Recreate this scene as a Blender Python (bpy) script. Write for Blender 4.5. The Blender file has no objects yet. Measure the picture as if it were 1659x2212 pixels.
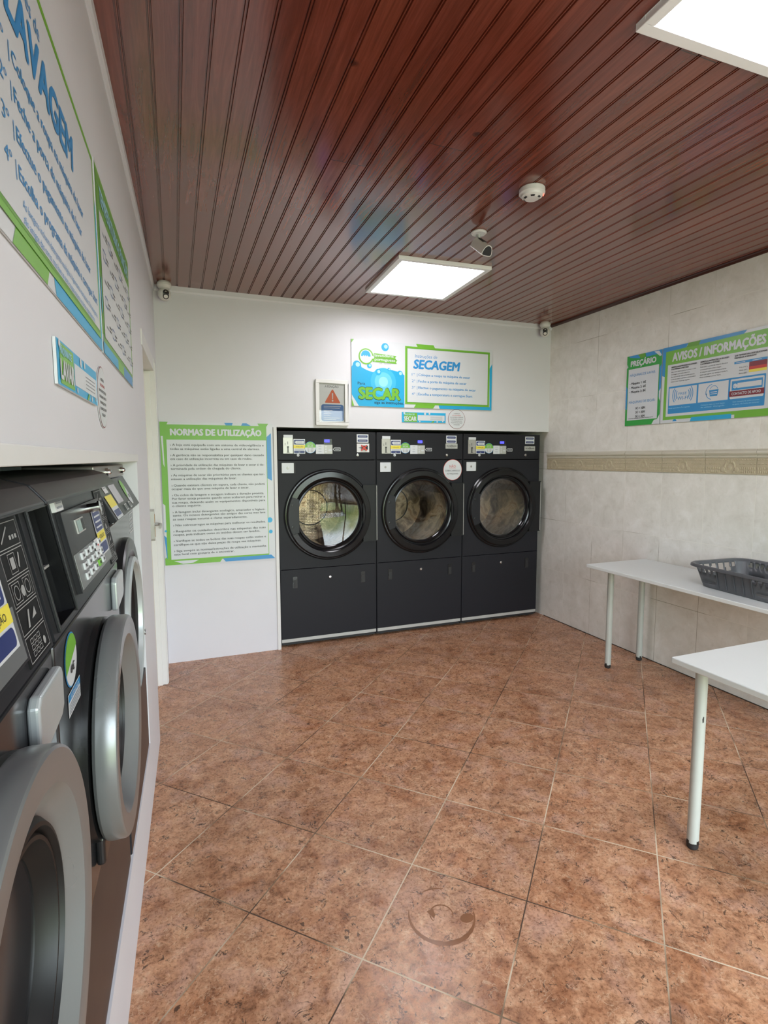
import bpy, bmesh, math, random
from mathutils import Matrix, Vector, Euler
random.seed(7)
sc = bpy.context.scene
col = sc.collection
PI = math.pi

# ------------------------------------------------------------------ camera, world, exposure
CAMX = [(0.932724, -0.360578, -0.003045), (0.038251, 0.090544, 0.995158), (0.358556, 0.928324, -0.098245)]
cam = bpy.data.cameras.new('camera'); camo = bpy.data.objects.new('camera', cam); col.objects.link(camo)
r, u, f = [Vector(v).normalized() for v in CAMX]
m3 = Matrix((r, u, -f)).transposed().to_4x4(); m3.translation = (0, 0, 1.5)
camo.matrix_world = m3
cam.sensor_fit = 'VERTICAL'; cam.sensor_height = 24.0; cam.sensor_width = 18.0
cam.lens = 24.0 * 1166.446 / 2212.0
cam.clip_start = 0.01; cam.clip_end = 100
sc.camera = camo
sc.view_settings.view_transform = 'Standard'; sc.view_settings.look = 'None'
sc.view_settings.gamma = 1.0; sc.view_settings.use_curve_mapping = False
sc.view_settings.exposure = 1.65
sc.cycles.use_denoising = True
sc.cycles.max_bounces = 9; sc.cycles.diffuse_bounces = 5; sc.cycles.glossy_bounces = 4
sc.cycles.transparent_max_bounces = 10; sc.cycles.transmission_bounces = 5
sc.cycles.sample_clamp_indirect = 6.0
sc.cycles.caustics_reflective = False; sc.cycles.caustics_refractive = False

SKY = 5.7          # daylight outside the shop front
LAMP = 6.0         # ceiling light panels
w = bpy.data.worlds.new('world'); sc.world = w; w.use_nodes = True
nt = w.node_tree; nt.nodes.clear()
wo = nt.nodes.new('ShaderNodeOutputWorld'); bg = nt.nodes.new('ShaderNodeBackground')
tc = nt.nodes.new('ShaderNodeTexCoord'); sx = nt.nodes.new('ShaderNodeSeparateXYZ'); rp = nt.nodes.new('ShaderNodeValToRGB')
nz = nt.nodes.new('ShaderNodeTexNoise'); nz.inputs['Scale'].default_value = 6
mp = nt.nodes.new('ShaderNodeMath'); mp.operation = 'MULTIPLY_ADD'; mp.inputs[1].default_value = .5; mp.inputs[2].default_value = .5
ad = nt.nodes.new('ShaderNodeMath'); ad.operation = 'MULTIPLY_ADD'; ad.inputs[1].default_value = .12
nt.links.new(tc.outputs['Generated'], sx.inputs[0]); nt.links.new(sx.outputs['Z'], mp.inputs[0])
nt.links.new(tc.outputs['Generated'], nz.inputs['Vector'])
nt.links.new(nz.outputs[0], ad.inputs[0]); nt.links.new(mp.outputs[0], ad.inputs[2])
nt.links.new(ad.outputs[0], rp.inputs[0]); nt.links.new(rp.outputs[0], bg.inputs[0])
e = rp.color_ramp.elements
e[0].position = .40; e[0].color = (.42, .42, .40, 1)
e[1].position = .50; e[1].color = (.16, .22, .08, 1)
for p_, c_ in ((.545, (.30, .36, .20, 1)), (.62, (.86, .93, 1, 1)), (1.0, (.80, .90, 1, 1))):
    x_ = e.new(p_); x_.color = c_
bg.inputs[1].default_value = SKY
nt.links.new(bg.outputs[0], wo.inputs[0])

# ------------------------------------------------------------------ helpers
def S(h):
    h = h.lstrip('#'); o = []
    for i in (0, 2, 4):
        c = int(h[i:i+2], 16) / 255
        o.append(c / 12.92 if c <= .04045 else ((c + .055) / 1.055) ** 2.4)
    return tuple(o) + (1,)

MATS = {}
def mat(name, colr, rough=.5, metal=0.0, var=.06, scale=14, spec=.5, coat=0.0, bump=0.0):
    """principled surface with a little procedural variation in colour and gloss"""
    if name in MATS: return MATS[name]
    if isinstance(colr, str): colr = S(colr)
    m = bpy.data.materials.new(name); m.use_nodes = True
    n = m.node_tree.nodes; l = m.node_tree.links; b = n['Principled BSDF']
    t = n.new('ShaderNodeTexCoord'); z = n.new('ShaderNodeTexNoise'); z.inputs['Scale'].default_value = scale
    z.inputs['Detail'].default_value = 3
    l.new(t.outputs['Object'], z.inputs['Vector'])
    mx = n.new('ShaderNodeMix'); mx.data_type = 'RGBA'
    mx.inputs['A'].default_value = tuple(c * (1 - var) for c in colr[:3]) + (1,)
    mx.inputs['B'].default_value = tuple(min(1, c * (1 + var)) for c in colr[:3]) + (1,)
    l.new(z.outputs[0], mx.inputs['Factor']); l.new(mx.outputs['Result'], b.inputs['Base Color'])
    mr = n.new('ShaderNodeMapRange'); mr.inputs['To Min'].default_value = max(0, rough - .02); mr.inputs['To Max'].default_value = min(1, rough + .02)
    l.new(z.outputs[0], mr.inputs['Value']); l.new(mr.outputs[0], b.inputs['Roughness'])
    b.inputs['Metallic'].default_value = metal
    b.inputs['Specular IOR Level'].default_value = spec
    b.inputs['Coat Weight'].default_value = coat
    if bump:
        bp = n.new('ShaderNodeBump'); bp.inputs['Strength'].default_value = bump; bp.inputs['Distance'].default_value = .004
        l.new(z.outputs[0], bp.inputs['Height']); l.new(bp.outputs[0], b.inputs['Normal'])
    MATS[name] = m
    return m

def emit(name, colr, strength):
    if name in MATS: return MATS[name]
    m = bpy.data.materials.new(name); m.use_nodes = True
    b = m.node_tree.nodes['Principled BSDF']
    b.inputs['Base Color'].default_value = colr; b.inputs['Emission Color'].default_value = colr
    b.inputs['Emission Strength'].default_value = strength
    MATS[name] = m; return m

def glass(name, tint, refl=1.0, rough=.02):
    if name in MATS: return MATS[name]
    m = bpy.data.materials.new(name); m.use_nodes = True
    n = m.node_tree.nodes; l = m.node_tree.links; n.clear()
    o = n.new('ShaderNodeOutputMaterial'); mx = n.new('ShaderNodeMixShader')
    t = n.new('ShaderNodeBsdfTransparent'); t.inputs[0].default_value = tint
    g = n.new('ShaderNodeBsdfGlossy'); g.inputs['Roughness'].default_value = rough
    fr = n.new('ShaderNodeFresnel'); fr.inputs[0].default_value = 1.5
    k = n.new('ShaderNodeMath'); k.operation = 'MULTIPLY'; k.inputs[1].default_value = refl; k.use_clamp = True
    l.new(fr.outputs[0], k.inputs[0]); l.new(k.outputs[0], mx.inputs[0])
    l.new(t.outputs[0], mx.inputs[1]); l.new(g.outputs[0], mx.inputs[2]); l.new(mx.outputs[0], o.inputs[0])
    MATS[name] = m; return m

class MB:
    """collects shapes and links them as ONE mesh object"""
    def __init__(s): s.v = []; s.f = []; s.mi = []; s.sm = []; s.mats = []
    def mid(s, m):
        if m not in s.mats: s.mats.append(m)
        return s.mats.index(m)
    def add(s, vs, fs, m, smooth=False):
        o = len(s.v); s.v += [tuple(p) for p in vs]; k = s.mid(m)
        for q in fs:
            s.f.append([i + o for i in q]); s.mi.append(k); s.sm.append(smooth)
        return s
    def box(s, x0, x1, y0, y1, z0, z1, m):
        return s.add([(x, y, z) for x in (x0, x1) for y in (y0, y1) for z in (z0, z1)],
                     [(0, 1, 3, 2), (4, 6, 7, 5), (0, 4, 5, 1), (2, 3, 7, 6), (0, 2, 6, 4), (1, 5, 7, 3)], m)
    def prism(s, poly, a0, a1, m, axis='y', smooth=False):
        """poly in the other two axes: axis y -> (x,z), x -> (y,z), z -> (x,y)"""
        def P(p, a):
            return {'y': (p[0], a, p[1]), 'x': (a, p[0], p[1]), 'z': (p[0], p[1], a)}[axis]
        n = len(poly)
        vs = [P(p, a0) for p in poly] + [P(p, a1) for p in poly]
        s.add(vs, [tuple(range(n)), tuple(range(2 * n - 1, n - 1, -1))], m)
        o = len(s.v) - 2 * n; k = s.mid(m)
        for i in range(n):
            j = (i + 1) % n
            s.f.append([o + i, o + n + i, o + n + j, o + j]); s.mi.append(k); s.sm.append(smooth)
        return s
    def lathe(s, prof, c, m, axis='y', n=64, a0=0, a1=2 * PI, smooth=True, close=False):
        """prof: (radius, offset along axis) ; axis 'y' goes towards -y (out of a wall)"""
        full = abs(a1 - a0 - 2 * PI) < 1e-6
        k = n if full else n + 1
        vs = []
        for (rr, h) in prof:
            for i in range(k):
                a = a0 + (a1 - a0) * i / n
                x, y = rr * math.cos(a), rr * math.sin(a)
                vs.append({'y': (c[0] + x, c[1] - h, c[2] + y), 'z': (c[0] + x, c[1] + y, c[2] + h), 'x': (c[0] + h, c[1] + x, c[2] + y)}[axis])
        fs = []
        q = list(range(len(prof) - 1))
        for j in q:
            for i in range(n):
                i2 = (i + 1) % k
                fs.append((j * k + i, j * k + i2, (j + 1) * k + i2, (j + 1) * k + i))
        if close:
            fs.append(tuple(range(k))); fs.append(tuple(range((len(prof) - 1) * k, len(prof) * k)))
        return s.add(vs, fs, m, smooth)
    def cyl(s, p, q, r0, m, r1=None, n=24, smooth=True):
        p = Vector(p); q = Vector(q); r1 = r0 if r1 is None else r1
        d = (q - p).normalized(); a = d.orthogonal().normalized(); b = d.cross(a)
        vs = []
        for (c, rr) in ((p, r0), (q, r1)):
            for i in range(n):
                t = 2 * PI * i / n
                vs.append(c + a * rr * math.cos(t) + b * rr * math.sin(t))
        s.add(vs, [(i, (i + 1) % n, n + (i + 1) % n, n + i) for i in range(n)], m, smooth)
        s.add(vs[:n], [tuple(range(n))], m); s.add(vs[n:], [tuple(range(n))], m)
        return s
    def tube(s, pts, rr, m, n=12, closed=False):
        pts = [Vector(p) for p in pts]; N = len(pts); vs = []
        up = Vector((0, 0, 1))
        for i, p in enumerate(pts):
            d = ((pts[(i + 1) % N] - pts[i - 1]) if closed else (pts[min(i + 1, N - 1)] - pts[max(i - 1, 0)])).normalized()
            a = d.cross(up)
            a = a.normalized() if a.length > 1e-4 else Vector((1, 0, 0))
            b = a.cross(d)
            for k in range(n):
                t = 2 * PI * k / n; vs.append(p + a * rr * math.cos(t) + b * rr * math.sin(t))
        fs = []
        for i in range(N if closed else N - 1):
            j = (i + 1) % N
            for k in range(n):
                k2 = (k + 1) % n; fs.append((i * n + k, i * n + k2, j * n + k2, j * n + k))
        s.add(vs, fs, m, True)
        if not closed:
            s.add(vs[:n], [tuple(range(n))], m); s.add(vs[-n:], [tuple(range(n))], m)
        return s
    def sphere(s, c, rad, m, n=24, k=14, sc_=(1, 1, 1)):
        vs = []; fs = []
        for i in range(k + 1):
            ph = PI * i / k
            for j in range(n):
                t = 2 * PI * j / n
                vs.append((c[0] + sc_[0] * rad * math.sin(ph) * math.cos(t), c[1] + sc_[1] * rad * math.sin(ph) * math.sin(t), c[2] + sc_[2] * rad * math.cos(ph)))
        for i in range(k):
            for j in range(n):
                j2 = (j + 1) % n; fs.append((i * n + j, i * n + j2, (i + 1) * n + j2, (i + 1) * n + j))
        return s.add(vs, fs, m, True)
    # ---- flat printing on a face that looks to -y: (u, v) -> (u, -(t), v)
    def pg(s, pts, m, t):
        return s.add([(p[0], -t, p[1]) for p in pts], [tuple(range(len(pts)))], m)
    def rect(s, u0, v0, u1, v1, m, t): return s.pg([(u0, v0), (u1, v0), (u1, v1), (u0, v1)], m, t)
    def rrect(s, u0, v0, u1, v1, rad, m, t): return s.pg(rr_pts(u0, v0, u1, v1, rad), m, t)
    def disc(s, cu, cv, rad, m, t, n=48, a0=0, a1=2 * PI):
        return s.pg([(cu + rad * math.cos(a0 + (a1 - a0) * i / n), cv + rad * math.sin(a0 + (a1 - a0) * i / n)) for i in range(n + (abs(a1 - a0) < 6.28))], m, t)
    def ring(s, cu, cv, r0, r1, m, t, a0=0, a1=2 * PI, n=48):
        vs = []
        for i in range(n + 1):
            a = a0 + (a1 - a0) * i / n
            vs += [(cu + r0 * math.cos(a), -t, cv + r0 * math.sin(a)), (cu + r1 * math.cos(a), -t, cv + r1 * math.sin(a))]
        return s.add(vs, [(2 * i, 2 * i + 1, 2 * i + 3, 2 * i + 2) for i in range(n)], m)
    def frame(s, u0, v0, u1, v1, wd, m, t):
        s.rect(u0, v0, u1, v0 + wd, m, t); s.rect(u0, v1 - wd, u1, v1, m, t)
        s.rect(u0, v0 + wd, u0 + wd, v1 - wd, m, t); return s.rect(u1 - wd, v0 + wd, u1, v1 - wd, m, t)
    def text(s, body, u0, v, h, m, t, wd=None, al='L', bold=0.0, shear=0.0):
        """one line of lettering: baseline v, capital height h, fitted to width wd when given"""
        vs, fs = glyphs(body, shear)
        if not vs: return s
        nv = len(vs)
        if bold:
            v0, f0 = vs, fs; vs, fs = [], []
            for dx, dy in ((-1, 0), (1, 0)) if bold < .02 else ((-1, 0), (1, 0), (0, .7), (0, -.7), (-.7, -.5), (.7, .5)):
                o_ = len(vs); vs = vs + [(p[0] + dx * bold, p[1] + dy * bold) for p in v0]; fs = fs + [tuple(i + o_ for i in q) for q in f0]
        x0 = min(p[0] for p in vs); x1 = max(p[0] for p in vs)
        ky = h / .727; kx = ky if wd is None else wd / (x1 - x0)
        W = (x1 - x0) * kx
        o = u0 - (W / 2 if al == 'C' else W if al == 'R' else 0)
        return s.add([(o + (p[0] - x0) * kx, -t - .00008 * (i // nv), v + p[1] * ky) for i, p in enumerate(vs)], fs, m)
    def build(s, name, parent=None, bevel=0.0, seg=2, loc=None, rot=None, solid=0.0):
        me = bpy.data.meshes.new(name)
        me.from_pydata(s.v, [], s.f)
        for m in s.mats: me.materials.append(m)
        me.polygons.foreach_set('material_index', s.mi)
        me.polygons.foreach_set('use_smooth', s.sm)
        bm = bmesh.new(); bm.from_mesh(me)
        if any(s.sm) or bevel or solid: bmesh.ops.remove_doubles(bm, verts=bm.verts, dist=1e-6)
        if not s.flat_only(): bmesh.ops.recalc_face_normals(bm, faces=bm.faces)
        bm.to_mesh(me); bm.free()
        if any(s.sm): me.set_sharp_from_angle(angle=math.radians(24))
        o = bpy.data.objects.new(name, me); col.objects.link(o)
        if parent: o.parent = parent
        if loc: o.location = loc
        if rot: o.rotation_euler = rot
        if solid:
            sd = o.modifiers.new('solid', 'SOLIDIFY'); sd.thickness = solid; sd.offset = 0
        if bevel:
            b = o.modifiers.new('bevel', 'BEVEL'); b.width = bevel; b.segments = seg; b.limit_method = 'ANGLE'; b.angle_limit = math.radians(38)
            b.harden_normals = False
        return o
    def flat_only(s):
        ys = {round(p[1], 5) for p in s.v}
        return len(ys) <= 40 and not any(s.sm) and max(ys) - min(ys) < .006

def rr_pts(u0, v0, u1, v1, rad, n=6):
    p = []
    for cx, cy, a in ((u1 - rad, v1 - rad, 0), (u0 + rad, v1 - rad, PI / 2), (u0 + rad, v0 + rad, PI), (u1 - rad, v0 + rad, 1.5 * PI)):
        for i in range(n + 1):
            t = a + PI / 2 * i / n; p.append((cx + rad * math.cos(t), cy + rad * math.sin(t)))
    return p

_G = {}
def glyphs(body, shear=0.0):
    key = (body, shear)
    if key in _G: return _G[key]
    c = bpy.data.curves.new('lettering', 'FONT'); c.body = body; c.size = 1; c.resolution_u = 2 if len(body) > 14 else 3
    c.shear = shear; c.fill_mode = 'FRONT'
    o = bpy.data.objects.new('lettering', c)
    me = o.to_mesh()
    vs = [tuple(v.co) for v in me.vertices]; fs = [tuple(p.vertices) for p in me.polygons]
    o.to_mesh_clear(); bpy.data.objects.remove(o); bpy.data.curves.remove(c)
    _G[key] = (vs, fs); return _G[key]

def tag(o, label, cat, group=None):
    o['label'] = label; o['category'] = cat
    if group: o['group'] = group
    return o
def struct(o): o['kind'] = 'structure'; return o
def empty(name, loc, rz=0.0):
    o = bpy.data.objects.new(name, None); col.objects.link(o); o.location = loc; o.rotation_euler = (0, 0, rz)
    o.empty_display_size = .1; return o
def copy_tree(o, parent=None):
    c = o.copy(); col.objects.link(c)
    if parent: c.parent = parent
    for ch in [x for x in o.children]: copy_tree(ch, c)
    return c

# ------------------------------------------------------------------ place: room measures (metres)
XR, YB, ZC, YF = 3.25, 4.17, 2.70, -1.55
LW = 0.028973                                     # the left wall runs 1.7 degrees off square
nL = Vector((math.cos(LW), -math.sin(LW), 0)); tL = Vector((math.sin(LW), math.cos(LW), 0))
OL = nL * -0.215
RZL = PI / 2 - LW
def LP(s, d, z): return OL + tL * s + nL * d + Vector((0, 0, z))

# ------------------------------------------------------------------ materials of the setting
def node(m, t, **k):
    n = m.node_tree.nodes.new(t)
    for a, b in k.items(): setattr(n, a, b)
    return n
def M_(m, op, a, b=None, c=None, clamp=False):
    n = node(m, 'ShaderNodeMath', operation=op); n.use_clamp = clamp
    for i, x in enumerate((a, b, c)):
        if x is None: continue
        if isinstance(x, (int, float)): n.inputs[i].default_value = x
        else: m.node_tree.links.new(x, n.inputs[i])
    return n.outputs[0]
def mixc(m, fac, a, b):
    n = node(m, 'ShaderNodeMix', data_type='RGBA'); L = m.node_tree.links
    for k, x in (('Factor', fac), ('A', a), ('B', b)):
        if isinstance(x, (tuple, float, int)): n.inputs[k].default_value = x
        else: L.new(x, n.inputs[k])
    return n.outputs['Result']
def ramp(m, fac, stops):
    n = node(m, 'ShaderNodeValToRGB'); m.node_tree.links.new(fac, n.inputs[0])
    e = n.color_ramp.elements
    e[0].position, e[0].color = stops[0]; e[1].position, e[1].color = stops[-1]
    for p, c in stops[1:-1]:
        x = e.new(p); x.color = c
    return n.outputs[0]
def noise(m, vec, scale, detail=2, rough=.5, dist=0.0):
    n = node(m, 'ShaderNodeTexNoise'); n.inputs['Scale'].default_value = scale; n.inputs['Detail'].default_value = detail
    n.inputs['Roughness'].default_value = rough; n.inputs['Distortion'].default_value = dist
    m.node_tree.links.new(vec, n.inputs['Vector']); return n.outputs[0]
def newmat(name):
    m = bpy.data.materials.new(name); m.use_nodes = True; MATS[name] = m
    return m, m.node_tree.nodes['Principled BSDF'], m.node_tree.links

def floor_material():
    m, b, L = newmat('floor_tile')
    tc = node(m, 'ShaderNodeTexCoord'); sp = node(m, 'ShaderNodeSeparateXYZ'); L.new(tc.outputs['Object'], sp.inputs[0])
    x, y = sp.outputs[0], sp.outputs[1]
    k = .70710678; p = .4175
    uu = M_(m, 'DIVIDE', M_(m, 'SUBTRACT', M_(m, 'MULTIPLY', M_(m, 'ADD', x, y), k), 1.7485), p)
    vv = M_(m, 'DIVIDE', M_(m, 'ADD', M_(m, 'MULTIPLY', M_(m, 'SUBTRACT', x, y), k), .2470), p)
    fu, fv = M_(m, 'FRACT', uu), M_(m, 'FRACT', vv)
    iu, iv = M_(m, 'FLOOR', uu), M_(m, 'FLOOR', vv)
    def edge(q): return M_(m, 'MINIMUM', q, M_(m, 'SUBTRACT', 1.0, q))
    eg = M_(m, 'MINIMUM', edge(fu), edge(fv))
    grout = M_(m, 'LESS_THAN', eg, .0052)
    cb = node(m, 'ShaderNodeCombineXYZ'); L.new(iu, cb.inputs[0]); L.new(iv, cb.inputs[1])
    wn = node(m, 'ShaderNodeTexWhiteNoise', noise_dimensions='2D'); L.new(cb.outputs[0], wn.inputs['Vector'])
    va = node(m, 'ShaderNodeVectorMath', operation='MULTIPLY_ADD'); L.new(wn.outputs['Color'], va.inputs[0])
    va.inputs[1].default_value = (7, 7, 7); L.new(tc.outputs['Object'], va.inputs[2])
    V = va.outputs[0]
    n1 = noise(m, V, 5.5, 6, .62, .6)
    n2 = noise(m, V, 24, 7, .74, .5)
    n3 = noise(m, V, 95, 4, .75, .3)
    base = ramp(m, n2, [(.28, S('#6c4a34')), (.40, S('#966a4f')), (.50, S('#b28364')), (.60, S('#be9273')), (.74, S('#d0b093'))])
    rust = ramp(m, n2, [(.30, S('#5e3a28')), (.45, S('#8f5c3f')), (.58, S('#a97351')), (.72, S('#bd8f6d'))])
    c = mixc(m, ramp(m, n1, [(.46, (0, 0, 0, 1)), (.66, (.9, .9, .9, 1))]), base, rust)
    pk = mixc(m, ramp(m, noise(m, V, 8, 4, .6, .3), [(.5, (0, 0, 0, 1)), (.68, (.55, .55, .55, 1))]), c, S('#c39c8a'))
    fine = ramp(m, n3, [(.34, (.56, .53, .51, 1)), (.48, (.98, .98, .98, 1)), (.66, (1.22, 1.20, 1.17, 1))])
    mu = node(m, 'ShaderNodeMix', data_type='RGBA', blend_type='MULTIPLY'); mu.inputs['Factor'].default_value = .75
    L.new(pk, mu.inputs['A']); L.new(fine, mu.inputs['B'])
    big = ramp(m, noise(m, V, 3.6, 4, .6, .5), [(.30, (.78, .75, .73, 1)), (.52, (1, 1, 1, 1)), (.70, (1.08, 1.07, 1.05, 1))])
    mb = node(m, 'ShaderNodeMix', data_type='RGBA', blend_type='MULTIPLY'); mb.inputs['Factor'].default_value = 1
    L.new(mu.outputs['Result'], mb.inputs['A']); L.new(big, mb.inputs['B']); mu = mb
    # thin dark veins and specks
    vn = M_(m, 'ABSOLUTE', M_(m, 'SUBTRACT', noise(m, V, 9, 5, .6, 1.2), .5))
    vm = M_(m, 'MULTIPLY', M_(m, 'LESS_THAN', vn, .009), M_(m, 'GREATER_THAN', noise(m, V, 16, 3, .6), .56))
    sk = M_(m, 'MULTIPLY', M_(m, 'GREATER_THAN', noise(m, V, 48, 3, .6, .9), .655), M_(m, 'GREATER_THAN', noise(m, V, 6, 3, .6), .50))
    sk2 = M_(m, 'MULTIPLY', M_(m, 'GREATER_THAN', noise(m, V, 30, 4, .65, .4), .66), M_(m, 'GREATER_THAN', noise(m, V, 3.1, 2), .52))
    dk = M_(m, 'MULTIPLY', M_(m, 'MAXIMUM', M_(m, 'MAXIMUM', vm, sk), sk2), .78)
    c2 = mixc(m, dk, mu.outputs['Result'], S('#2b211d'))
    lv = M_(m, 'ABSOLUTE', M_(m, 'SUBTRACT', noise(m, V, 26, 3, .5, 1.0), .52))
    lm = M_(m, 'MULTIPLY', M_(m, 'MULTIPLY', M_(m, 'LESS_THAN', lv, .012), M_(m, 'GREATER_THAN', noise(m, V, 13, 2), .52)), .35)
    c3 = mixc(m, lm, c2, S('#d9bda0'))
    gn = noise(m, tc.outputs['Object'], 2.3, 2)
    gc = ramp(m, gn, [(.42, S('#4a382c')), (.49, S('#8d7760')), (.56, S('#cbbaa2'))])
    c4 = mixc(m, grout, c3, gc)
    L.new(c4, b.inputs['Base Color'])
    rg = node(m, 'ShaderNodeMapRange'); L.new(n3, rg.inputs[0]); rg.inputs['To Min'].default_value = .16; rg.inputs['To Max'].default_value = .42
    L.new(M_(m, 'MAXIMUM', rg.outputs[0], M_(m, 'MULTIPLY', grout, .8)), b.inputs['Roughness'])
    b.inputs['Specular IOR Level'].default_value = .4
    bp = node(m, 'ShaderNodeBump'); bp.inputs['Strength'].default_value = .35; bp.inputs['Distance'].default_value = .002
    hh = M_(m, 'SUBTRACT', M_(m, 'MULTIPLY', n2, .5), M_(m, 'MULTIPLY', grout, 1.0))
    L.new(hh, bp.inputs['Height']); L.new(bp.outputs[0], b.inputs['Normal'])
    return m

def wall_tile_material():
    m, b, L = newmat('wall_tile')
    tc = node(m, 'ShaderNodeTexCoord'); sp = node(m, 'ShaderNodeSeparateXYZ'); L.new(tc.outputs['Object'], sp.inputs[0])
    y, z = sp.outputs[1], sp.outputs[2]
    fy = M_(m, 'FRACT', M_(m, 'DIVIDE', M_(m, 'SUBTRACT', y, 3.904), .3375)); iy = M_(m, 'FLOOR', M_(m, 'DIVIDE', M_(m, 'SUBTRACT', y, 3.904), .3375))
    lo = M_(m, 'DIVIDE', z, .4665); hi = M_(m, 'DIVIDE', M_(m, 'SUBTRACT', z, 1.553), .4640)
    sel = M_(m, 'GREATER_THAN', z, 1.45)
    zz = M_(m, 'ADD', M_(m, 'MULTIPLY', sel, M_(m, 'ADD', hi, 20)), M_(m, 'MULTIPLY', M_(m, 'SUBTRACT', 1.0, sel), lo))
    fz = M_(m, 'FRACT', zz); iz = M_(m, 'FLOOR', zz)
    ey = M_(m, 'MULTIPLY', M_(m, 'MINIMUM', fy, M_(m, 'SUBTRACT', 1.0, fy)), .3375)
    ez = M_(m, 'MULTIPLY', M_(m, 'MINIMUM', fz, M_(m, 'SUBTRACT', 1.0, fz)), .466)
    g = M_(m, 'LESS_THAN', M_(m, 'MINIMUM', ey, ez), .0016)
    cb = node(m, 'ShaderNodeCombineXYZ'); L.new(iy, cb.inputs[0]); L.new(iz, cb.inputs[1])
    wn = node(m, 'ShaderNodeTexWhiteNoise', noise_dimensions='2D'); L.new(cb.outputs[0], wn.inputs['Vector'])
    va = node(m, 'ShaderNodeVectorMath', operation='MULTIPLY_ADD'); L.new(wn.outputs['Color'], va.inputs[0])
    va.inputs[1].default_value = (9, 9, 9); L.new(tc.outputs['Object'], va.inputs[2])
    n1 = noise(m, va.outputs[0], 9, 7, .68, .4)
    c = ramp(m, n1, [(.30, S('#d3cfc6')), (.45, S('#dcd9d1')), (.58, S('#e2dfd8')), (.72, S('#e9e7e2'))])
    n2 = noise(m, va.outputs[0], 26, 3, .6, .5)
    c1 = mixc(m, ramp(m, n2, [(.60, (0, 0, 0, 1)), (.75, (.35, .35, .35, 1))]), c, S('#c4beb0'))
    gg = ramp(m, noise(m, tc.outputs['Object'], 2.0, 1), [(.38, S('#9c9585')), (.50, S('#e6e3da'))])
    L.new(mixc(m, g, c1, gg), b.inputs['Base Color'])
    b.inputs['Roughness'].default_value = .42
    bp = node(m, 'ShaderNodeBump'); bp.inputs['Strength'].default_value = .3; bp.inputs['Distance'].default_value = .0015
    L.new(M_(m, 'SUBTRACT', M_(m, 'MULTIPLY', n1, .4), g), bp.inputs['Height']); L.new(bp.outputs[0], b.inputs['Normal'])
    return m

PITCH, PX0 = .0807, 1.758 - .0807 * 30
def ceiling_material():
    m, b, L = newmat('varnished_planks')
    tc = node(m, 'ShaderNodeTexCoord'); sp = node(m, 'ShaderNodeSeparateXYZ'); L.new(tc.outputs['Object'], sp.inputs[0])
    i = M_(m, 'FLOOR', M_(m, 'DIVIDE', M_(m, 'SUBTRACT', sp.outputs[0], PX0), PITCH))
    # butt joints at a different place on each pair of boards
    w1 = node(m, 'ShaderNodeTexWhiteNoise', noise_dimensions='1D'); L.new(M_(m, 'FLOOR', M_(m, 'DIVIDE', i, 2.0)), w1.inputs['W'])
    q = M_(m, 'DIVIDE', M_(m, 'ADD', sp.outputs[1], M_(m, 'MULTIPLY', w1.outputs[0], 6.4)), 6.4)
    fq = M_(m, 'FRACT', q); j = M_(m, 'LESS_THAN', fq, .0005)
    cb = node(m, 'ShaderNodeCombineXYZ'); L.new(i, cb.inputs[0]); L.new(M_(m, 'FLOOR', q), cb.inputs[1])
    wn = node(m, 'ShaderNodeTexWhiteNoise', noise_dimensions='2D'); L.new(cb.outputs[0], wn.inputs['Vector'])
    mpn = node(m, 'ShaderNodeMapping'); mpn.inputs['Scale'].default_value = (1, .06, 1); L.new(tc.outputs['Object'], mpn.inputs[0])
    va = node(m, 'ShaderNodeVectorMath', operation='MULTIPLY_ADD'); L.new(wn.outputs['Color'], va.inputs[0])
    va.inputs[1].default_value = (5, 5, 5); L.new(mpn.outputs[0], va.inputs[2])
    g = noise(m, va.outputs[0], 42, 4, .6, 1.6)
    c = ramp(m, g, [(.25, S('#5f2a1b')), (.45, S('#6e3221')), (.58, S('#783827')), (.78, S('#86442f'))])
    tint = ramp(m, wn.outputs['Value'], [(0, (.86, .85, .85, 1)), (.5, (1, 1, 1, 1)), (.85, (1.08, 1.08, 1.05, 1)), (1, (1.10, 1.22, 1.15, 1))])
    mu = node(m, 'ShaderNodeMix', data_type='RGBA', blend_type='MULTIPLY'); mu.inputs['Factor'].default_value = 1
    L.new(c, mu.inputs['A']); L.new(tint, mu.inputs['B'])
    kn = node(m, 'ShaderNodeTexVoronoi'); kn.inputs['Scale'].default_value = 3.2
    L.new(tc.outputs['Object'], kn.inputs['Vector'])
    kk = ramp(m, kn.outputs['Distance'], [(.02, (.8, .8, .8, 1)), (.06, (0, 0, 0, 1))])
    c2 = mixc(m, kk, mu.outputs['Result'], S('#2a0f09'))
    L.new(mixc(m, j, c2, S('#3a1a12')), b.inputs['Base Color'])
    rr = node(m, 'ShaderNodeMapRange'); L.new(noise(m, tc.outputs['Object'], 3.5, 3), rr.inputs[0])
    rr.inputs['To Min'].default_value = .13; rr.inputs['To Max'].default_value = .22
    L.new(rr.outputs[0], b.inputs['Roughness'])
    b.inputs['Specular IOR Level'].default_value = 1.0; b.inputs['Coat Weight'].default_value = .2; b.inputs['Coat Roughness'].default_value = .14
    bp = node(m, 'ShaderNodeBump'); bp.inputs['Strength'].default_value = .015; bp.inputs['Distance'].default_value = .002
    L.new(g, bp.inputs['Height']); L.new(bp.outputs[0], b.inputs['Normal'])
    return m

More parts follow.
